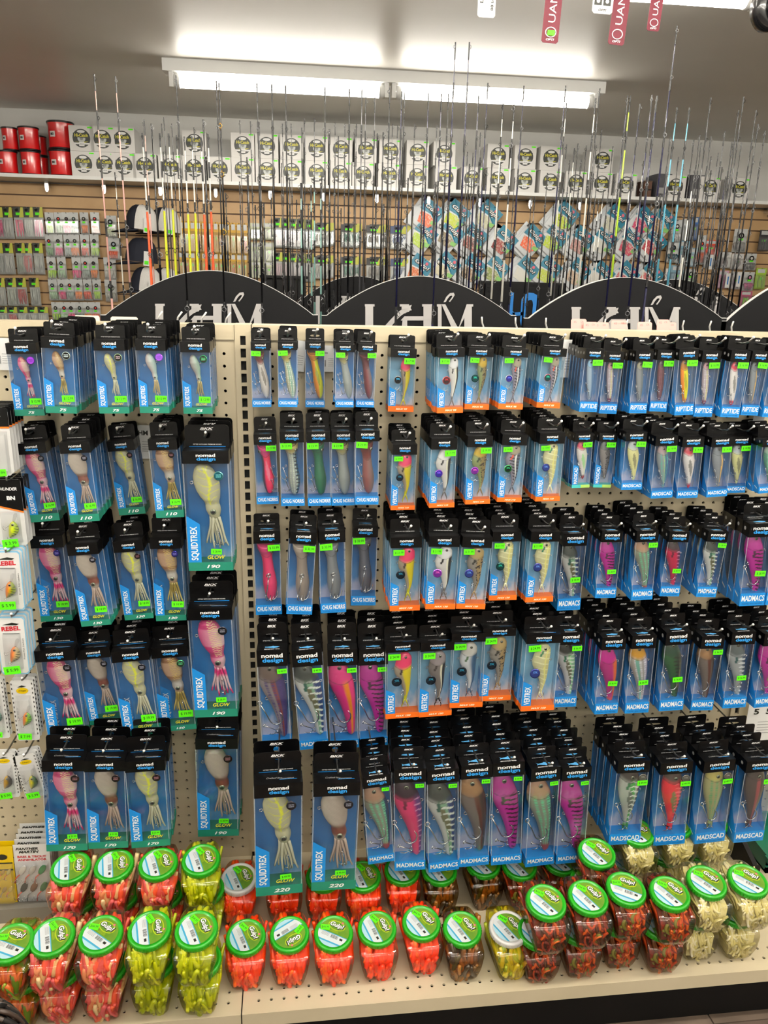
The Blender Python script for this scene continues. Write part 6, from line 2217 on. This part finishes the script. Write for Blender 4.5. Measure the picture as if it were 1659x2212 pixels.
# caps on the wall
M_NAVY = mat('cap_navy', '#1a1e2c', .8)
M_MESH = mat('cap_white', '#e6e4e0', .8, noise=(400., '#d6d4d0', .4, .6), bump=.3)


def cap(label, px, py, d, yaw, front, back):
    p = on_y(px, py, YW-d)
    t = thing('cap', label, 'cap', p, (0, .10, yaw), 'caps on the slat wall')
    R_ = .100
    for nm, a0, a1, m in (('front_panels', -PI*.40, PI*.40, front), ('mesh_back', PI*.40, PI*1.60, back)):
        b = MB()
        V, F = [], []
        na, nz = 14, 7
        for j in range(nz+1):
            f = j/nz
            r = R_*math.cos(f*PI*.5)**.62
            for i in range(na+1):
                a = a0+(a1-a0)*i/na
                V.append((-math.cos(a)*r*1.12, -math.sin(a)*r*.9, R_*1.62*math.sin(f*PI*.5)))
        for j in range(nz):
            for i in range(na):
                q = (j*(na+1)+i, j*(na+1)+i+1, (j+1)*(na+1)+i+1, (j+1)*(na+1)+i)
                F.append(q)
        b.add(V, F, m, True)
        obj(nm, b, t)
    b = MB()
    V, F = [], []
    for i in range(13):
        a = -PI*.5+PI*i/12
        for k, e in ((0, 0.), (1, 1.)):
            V.append((-math.cos(a)*(R_*1.12+.095*e*math.cos(a)**.5 if math.cos(a) > 0 else R_*1.1*1.0)*1.0, -math.sin(a)*R_*.9, -.004-.035*e*max(0, math.cos(a))))
    for i in range(12):
        F.append((2*i, 2*i+1, 2*i+3, 2*i+2))
    o = len(V)
    V2 = [(x, y, z-.003) for x, y, z in V]
    b.add(V+V2, F+[tuple(q+o for q in f[::-1]) for f in F], M_NAVY, True)
    obj('visor', b, t)
    b = MB(); b.lathe([(.008, R_*1.60), (.006, R_*1.64), (.001, R_*1.65)], M_NAVY, 10); obj('top_button', b, t)
    b = MB(); b.box(.03, .07, -R_*.98, -R_*.97, -.02, .075, M_PAPER); b.box(.036, .064, -R_*.99, -R_*.98, -.012, .012, M_STICK); obj('hang_tag', b, t)
    b = MB(); b.tube([(.02, d-.01, R_*.6), (.02, -.01, R_*.6)], .004, M_STEEL, 6); obj('peg', b, t)


cap('upper cap with white mesh back and navy visor, nearest of the pair', 306, 496, .27, 0., M_NAVY, M_MESH)
cap('upper cap half behind the nearer white-backed cap', 356, 500, .09, 0., M_NAVY, M_MESH)
cap('all-dark cap hanging below the upper white-backed caps', 306, 566, .26, 0., M_NAVY, M_NAVY)
cap('low cap with white mesh back above the first arched sign', 316, 628, .26, 0., M_NAVY, M_MESH)
cap('low cap behind the lowest white-backed cap', 356, 628, .09, 0., M_NAVY, M_MESH)

# miscellaneous tackle at the right end of the slat wall
MISC = [(1460, 500, 22, 44, '#e4e4e0', '#c8c8c8', 'white boxed tackle'), (1482, 496, 22, 40, '#d4d8dc', '#b0b0b0', 'pale boxed tackle'), (1500, 494, 14, 44, '#3a6cb0', '#8c8c8c', 'blue-edged pack'),
        (1452, 545, 26, 40, '#1a3c50', '#204858', 'dark teal pouch'), (1476, 545, 24, 44, '#88b4cc', '#b8d0dc', 'light blue pack'), (1495, 556, 22, 36, '#a4c4d4', '#c0ccd0', 'pale blue pack'),
        (1513, 540, 20, 56, '#d84828', '#c85838', 'orange-red tool card'), (1535, 536, 40, 30, '#e04018', '#c84020', 'orange-topped tool card'), (1532, 556, 24, 40, '#d8d8d8', '#a0a0a0', 'white pack below the orange card'),
        (1598, 520, 28, 44, '#b8b8b4', '#909090', 'grey and black pack'), (1565, 562, 26, 30, '#d8d8d4', '#8c8080', 'small white pack'), (1592, 565, 26, 30, '#d4d0cc', '#807878', 'small pale pack'), (1620, 566, 26, 32, '#ccc8c4', '#707070', 'small grey pack'),
        (1650, 520, 24, 40, '#3a3a3c', '#505050', 'black pack at the edge'), (1462, 596, 30, 40, '#7ca4b8', '#b0c0c8', 'blue clear pack low down'), (1490, 600, 24, 34, '#c8d8c8', '#a0b8a0', 'pale green pack low down'),
        (1560, 604, 24, 34, '#d0a0b8', '#b87898', 'pinkish pack low down'), (1588, 606, 24, 34, '#c8c4c0', '#a090a0', 'low pale pack'), (1616, 608, 24, 36, '#c07898', '#b06888', 'rose pack low down'), (1610, 646, 26, 30, '#b85878', '#8cc840', 'lowest rose and green pack'), (1642, 602, 22, 40, '#a8d040', '#98b848', 'lime pack at the edge')]
for i, (px, py, w_, h_, c1, c2, nm) in enumerate(MISC):
    wall_pack('%s on the slat wall, right of the tilted pouches' % nm, px, py, w_, h_, c1, c2, 'mixed tackle at the right', 'card' if i % 3 else 'round', .05)
for k, (px, py) in enumerate(((1474, 567), (1442, 596), (1535, 566), (1572, 606), (1596, 604))):
    q = on_y(px, py, Y_WALL-.12)
    t = thing('hanging_tag', 'tall white price tag with blue print among right-hand tackle, %s from left' % ordw(k), 'tag', q, (0, 0, 0), 'tall white tags')
    b = MB(); b.box(-.018, .018, 0, .001, -.055, .055, M_PAPER); b.box(-.004, .006, -.0008, 0, -.03, .03, M_UPB); b.tube([(0, .12, .052), (0, -.004, .052)], .0015, M_STEEL, 4); obj('card', b, t)

# ================================================================== things hanging in the upper right
M_MAROON = mat('tag_maroon', '#6c1228', .45, spec=.3)


def hang_tag(label, px, py, w_, hgt, kind, rot, yaw, Y=.42):
    p = on_y(px, py, Y)       # bottom centre of the tag
    s = float(on_y(px+1, py, Y)[0]-p[0])
    W, H = w_*s, hgt*s
    t = thing('rod_tag', label, 'tag', p, (0, rot, yaw), 'tags hanging from rods overhead')
    b = MB(); w = W/2; c = w*.2
    m = M_MAROON if kind == 'm' else M_PAPER
    b.prism([(-w+c, 0), (w-c, 0), (w, c), (w, H-c), (w-c, H), (-w+c, H), (-w, H-c), (-w, c)], 0, .0012, m)
    y = -.0008
    if kind == 'm':
        b.text('UANTUM', (0, y, W*1.05+H*.28), M_TXT, w=H*.56, h=W*.42, xd=(0, 0, 1), yd=(-1, 0, 0), bold=-.0)
        b.tube([(w*.62*math.cos(a*PI/8), y, W*.55+w*.5*math.sin(a*PI/8)) for a in range(17)], w*.07, M_TXT, 4, caps=False)
        b.text('OPTI', (0, y, W*.18), M_TXT, w=W*.5, h=W*.12, bold=.03, shear=.3)
    elif kind == 'i':
        for i in range(2):
            for j in range(2):
                b.box((-.42+.44*i)*W, (-.06+.44*i)*W, y, 0, (.35+.40*j)*W, (.68+.40*j)*W, M_INK2)
                b.disc(((-.24+.44*i)*W, y*1.5, (.515+.40*j)*W), W*.09, M_PAPER, 8)
        b.text('OPTI', (0, y, W*.15), M_INK2, w=W*.4, h=W*.1, bold=.03, shear=.3)
    else:
        b.text('88 b', (w*.6, y, W*.6), M_INK2, w=W*.5, h=W*.15, xd=(0, 0, 1), yd=(-1, 0, 0), bold=.02)
        b.text('LT', (-w*.6, y, W*.9), M_INK2, w=W*.4, h=W*.2, xd=(0, 0, 1), yd=(-1, 0, 0), bold=.02)
    obj('card', b, t)
    b = MB()
    zt_ = CEIL-float(p[2])
    b.tube([(0, .0006, H*.97), (math.sin(rot)*-.0, .002, H*1.1), (-math.tan(rot)*zt_*.0, .002, zt_*.999)], .0008, M_STEEL, 4)
    obj('cord', b, t)
    if kind == 'm' and px < 1250:
        b = MB(); b.box(-.008, .010, -.002, -.001, W*.38, W*.65, M_STICK); obj('price_sticker', b, t)


hang_tag('maroon rod tag with white lettering and green sticker, first of three', 1187, 93, 36, 190, 'm', .03, 0.)
hang_tag('middle maroon rod tag hanging behind the white icon tag', 1330, 97, 35, 190, 'm', .05, 0., .44)
hang_tag('short maroon rod tag nearest the lit tube end', 1410, 67, 27, 150, 'm', .04, 0., .46)
hang_tag('white tag with four black icons over a maroon tag', 1300, 30, 44, 90, 'i', .02, 0., .40)
hang_tag('cream paper tag hanging alone, top middle', 1050, 38, 38, 90, 'p', 0., 0., .45)
# reel on a rod held near the ceiling, cut by the right edge
p = on_y(1662, 20, .3)
t = thing('fishing_reel', 'black and silver fishing reel at the top right corner', 'reel', p, (0, .2, .3))
b = MB(); b.lathe([(.03, -.02), (.045, -.015), (.047, 0), (.045, .015), (.03, .02)], mat('reel_black', '#1a1a1c', .25, coat=.5), 24, axis='y'); obj('body', b, t)
b = MB(); b.lathe([(.030, -.021), (.033, -.026), (.024, -.028)], M_CHROME, 24, axis='y'); obj('side_ring', b, t)
b = MB(); b.lathe([(.022, -.0285), (.012, -.031), (.001, -.031)], mat('reel_red', '#8c2430', .3, metal=.5), 20, axis='y'); obj('side_cap', b, t)
b = MB(); b.tube([(0, -.03, 0), (.03, -.04, -.04), (.02, -.05, -.05)], .005, M_CHROME, 6); b.tube([(.02, -.045, -.05), (.02, -.075, -.05)], .009, M_WHITEPLASTIC, 8); obj('handle', b, t)
b = MB(); b.tube([(0, 0, .04), (0, .0, CEIL-float(p[2]))], .006, M_BLACK, 6); obj('hanger_rod', b, t)

# ================================================================== right-hand end: green bin on the next deck
M_BIN = mat('green_bin', '#0c6a50', .35)
p = on_y(1600, 1838, -.03)
x0 = float(p[0])-.03
t = thing('green_bin', 'dark green plastic bin on the deck at the right edge', 'bin', (x0+.2, -.1, DECK_Z))
zb = float(on_y(1620, 1832, -.14)[2])-DECK_Z
b = MB()
b.box(-.2, .3, -.075, .09, 0, .006, M_BIN)
b.box(-.2, .3, -.075, -.069, 0, zb, M_BIN); b.box(-.2, .3, .084, .09, 0, zb, M_BIN); b.box(-.2, -.194, -.075, .09, 0, zb, M_BIN); b.box(.294, .3, -.075, .09, 0, zb, M_BIN)
obj('body', b, t)
b = MB(); b.box(-.205, .305, -.083, -.067, zb-.012, zb, M_BIN); b.box(-.205, .305, -.079, -.075, zb*.45, zb*.5, M_BIN); obj('rim', b, t)
t = thing('divider', 'black sloping divider between the cream jars and the green bin', 'divider', (X_POST1-.012, -.0, DECK_Z))
b = MB(); b.box(-.006, .006, -.20, 0, 0, .12, M_BLACK)
b.v = [(x, y, z if z < .01 else (.13 if y > -.05 else .05)) for x, y, z in b.v]; obj('panel', b, t)
b = MB(); b.box(-.010, .010, -.205, -.198, 0, .05, M_BLACK); obj('front_stop', b, t)

# ================================================================== person at the lower left corner
M_HAIR = mat('hair', '#14100e', .7, spec=.25)
M_HAIR2 = mat('hair_light', '#3a2c24', .4)
M_SKIN = mat('skin', '#c79a80', .5)
M_SHIRT = mat('shirt', '#3a4658', .8)
p = on_z(-22, 2176, .82)
hx, hy, hz = float(p[0])-.035, float(p[1])-.03, .82
t = thing('person', 'small person with dark brown hair standing at the shelf, crown of head showing', 'person', (hx, hy, 0.), (0, 0, .0))
S_ = hz/1.10


def skin_mesh(name, verts, edges, rad, m):
    me = bpy.data.meshes.new(name)
    me.from_pydata(verts, edges, [])
    o = bpy.data.objects.new(name, me)
    COL.objects.link(o)
    md = o.modifiers.new('skin', 'SKIN')
    for v, r in zip(me.skin_vertices[0].data, rad):
        v.radius = (r, r)
    me.skin_vertices[0].data[0].use_root = True
    md.use_smooth_shade = True
    s2 = o.modifiers.new('sub', 'SUBSURF')
    s2.levels = s2.render_levels = 1
    dg = bpy.context.evaluated_depsgraph_get()
    r = bpy.data.meshes.new_from_object(o.evaluated_get(dg))
    bpy.data.objects.remove(o)
    r.materials.clear()
    r.materials.append(m)
    return r


k = hz
V = [(0, 0, .50), (0, .0, .58), (0, .0, .70), (0, 0, .79), (0, 0, .84), (0, 0, .90),
     (.06, 0, .47), (.065, .0, .27), (.065, .01, .05), (.065, -.06, .03), (-.06, 0, .47), (-.065, 0, .27), (-.065, .01, .05), (-.065, -.06, .03),
     (.11, 0, .77), (.14, 0, .62), (.14, -.05, .50), (.14, -.07, .45), (-.11, 0, .77), (-.14, 0, .62), (-.14, -.05, .50), (-.14, -.07, .45)]
V = [(x*k, y*k, z*k) for x, y, z in V]
E_ = [(0, 1), (1, 2), (2, 3), (3, 4), (4, 5), (0, 6), (6, 7), (7, 8), (8, 9), (0, 10), (10, 11), (11, 12), (12, 13), (3, 14), (14, 15), (15, 16), (16, 17), (3, 18), (18, 19), (19, 20), (20, 21)]
Rr = [.09, .085, .09, .075, .04, .05, .065, .05, .034, .028, .065, .05, .034, .028, .045, .036, .028, .024, .045, .036, .028, .024]
obj('body', skin_mesh('body', V, E_, [r*k for r in Rr], M_SHIRT), t)
b = MB()
b.lathe([(.012, -.088), (.045, -.075), (.062, -.04), (.068, 0), (.064, .04), (.045, .075), (.012, .09), (.001, .092)], M_SKIN, 22)
b.lathe([(.001, -.012), (.010, -.008), (.012, .0), (.004, .014)], M_SKIN, 10, (0, -.068, -.012))
for sx in (-1, 1):
    b.lathe([(.001, -.018), (.009, -.01), (.011, .008), (.001, .02)], M_SKIN, 10, (sx*.068, .005, -.005))
    b.disc((sx*.024, -.0655, .004), .009, M_PAPER, 10); b.disc((sx*.024, -.0665, .004), .005, M_EYE, 10)
b.box(-.018, .018, -.062, -.055, -.045, -.040, mat('lips', '#a86458', .5))
obj('head', b, t, (0, 0, hz-.098), (.15, 0, 0))
b = MB()
b.lathe([(.066, -.03), (.074, .0), (.073, .04), (.055, .080), (.02, .100), (.001, .102)], M_HAIR, 24, (0, .008, 0))
rs = random.Random(4)
for k_ in range(520):
    a, e = rs.uniform(0, 2*PI), math.asin(rs.uniform(.15, .999))
    P = []
    tw, up = rs.uniform(-.25, .25), rs.uniform(1.0, 1.05)
    for q in range(5):
        e2 = max(-.3, e-.16*q)
        rr = .077*max(.02, math.cos(e2))**.6*(up-.006*(q == 4))
        P.append((math.cos(a+tw*q*.3)*rr, math.sin(a+tw*q*.3)*rr+.008, .1035*math.sin(e2)*up))
    b.tube(P, [.0024, .0030, .0030, .0022, .0006], M_HAIR if k_ % 3 else M_HAIR2, 5)
obj('hair', b, t, (0, 0, hz-.098), (.15, 0, 0))
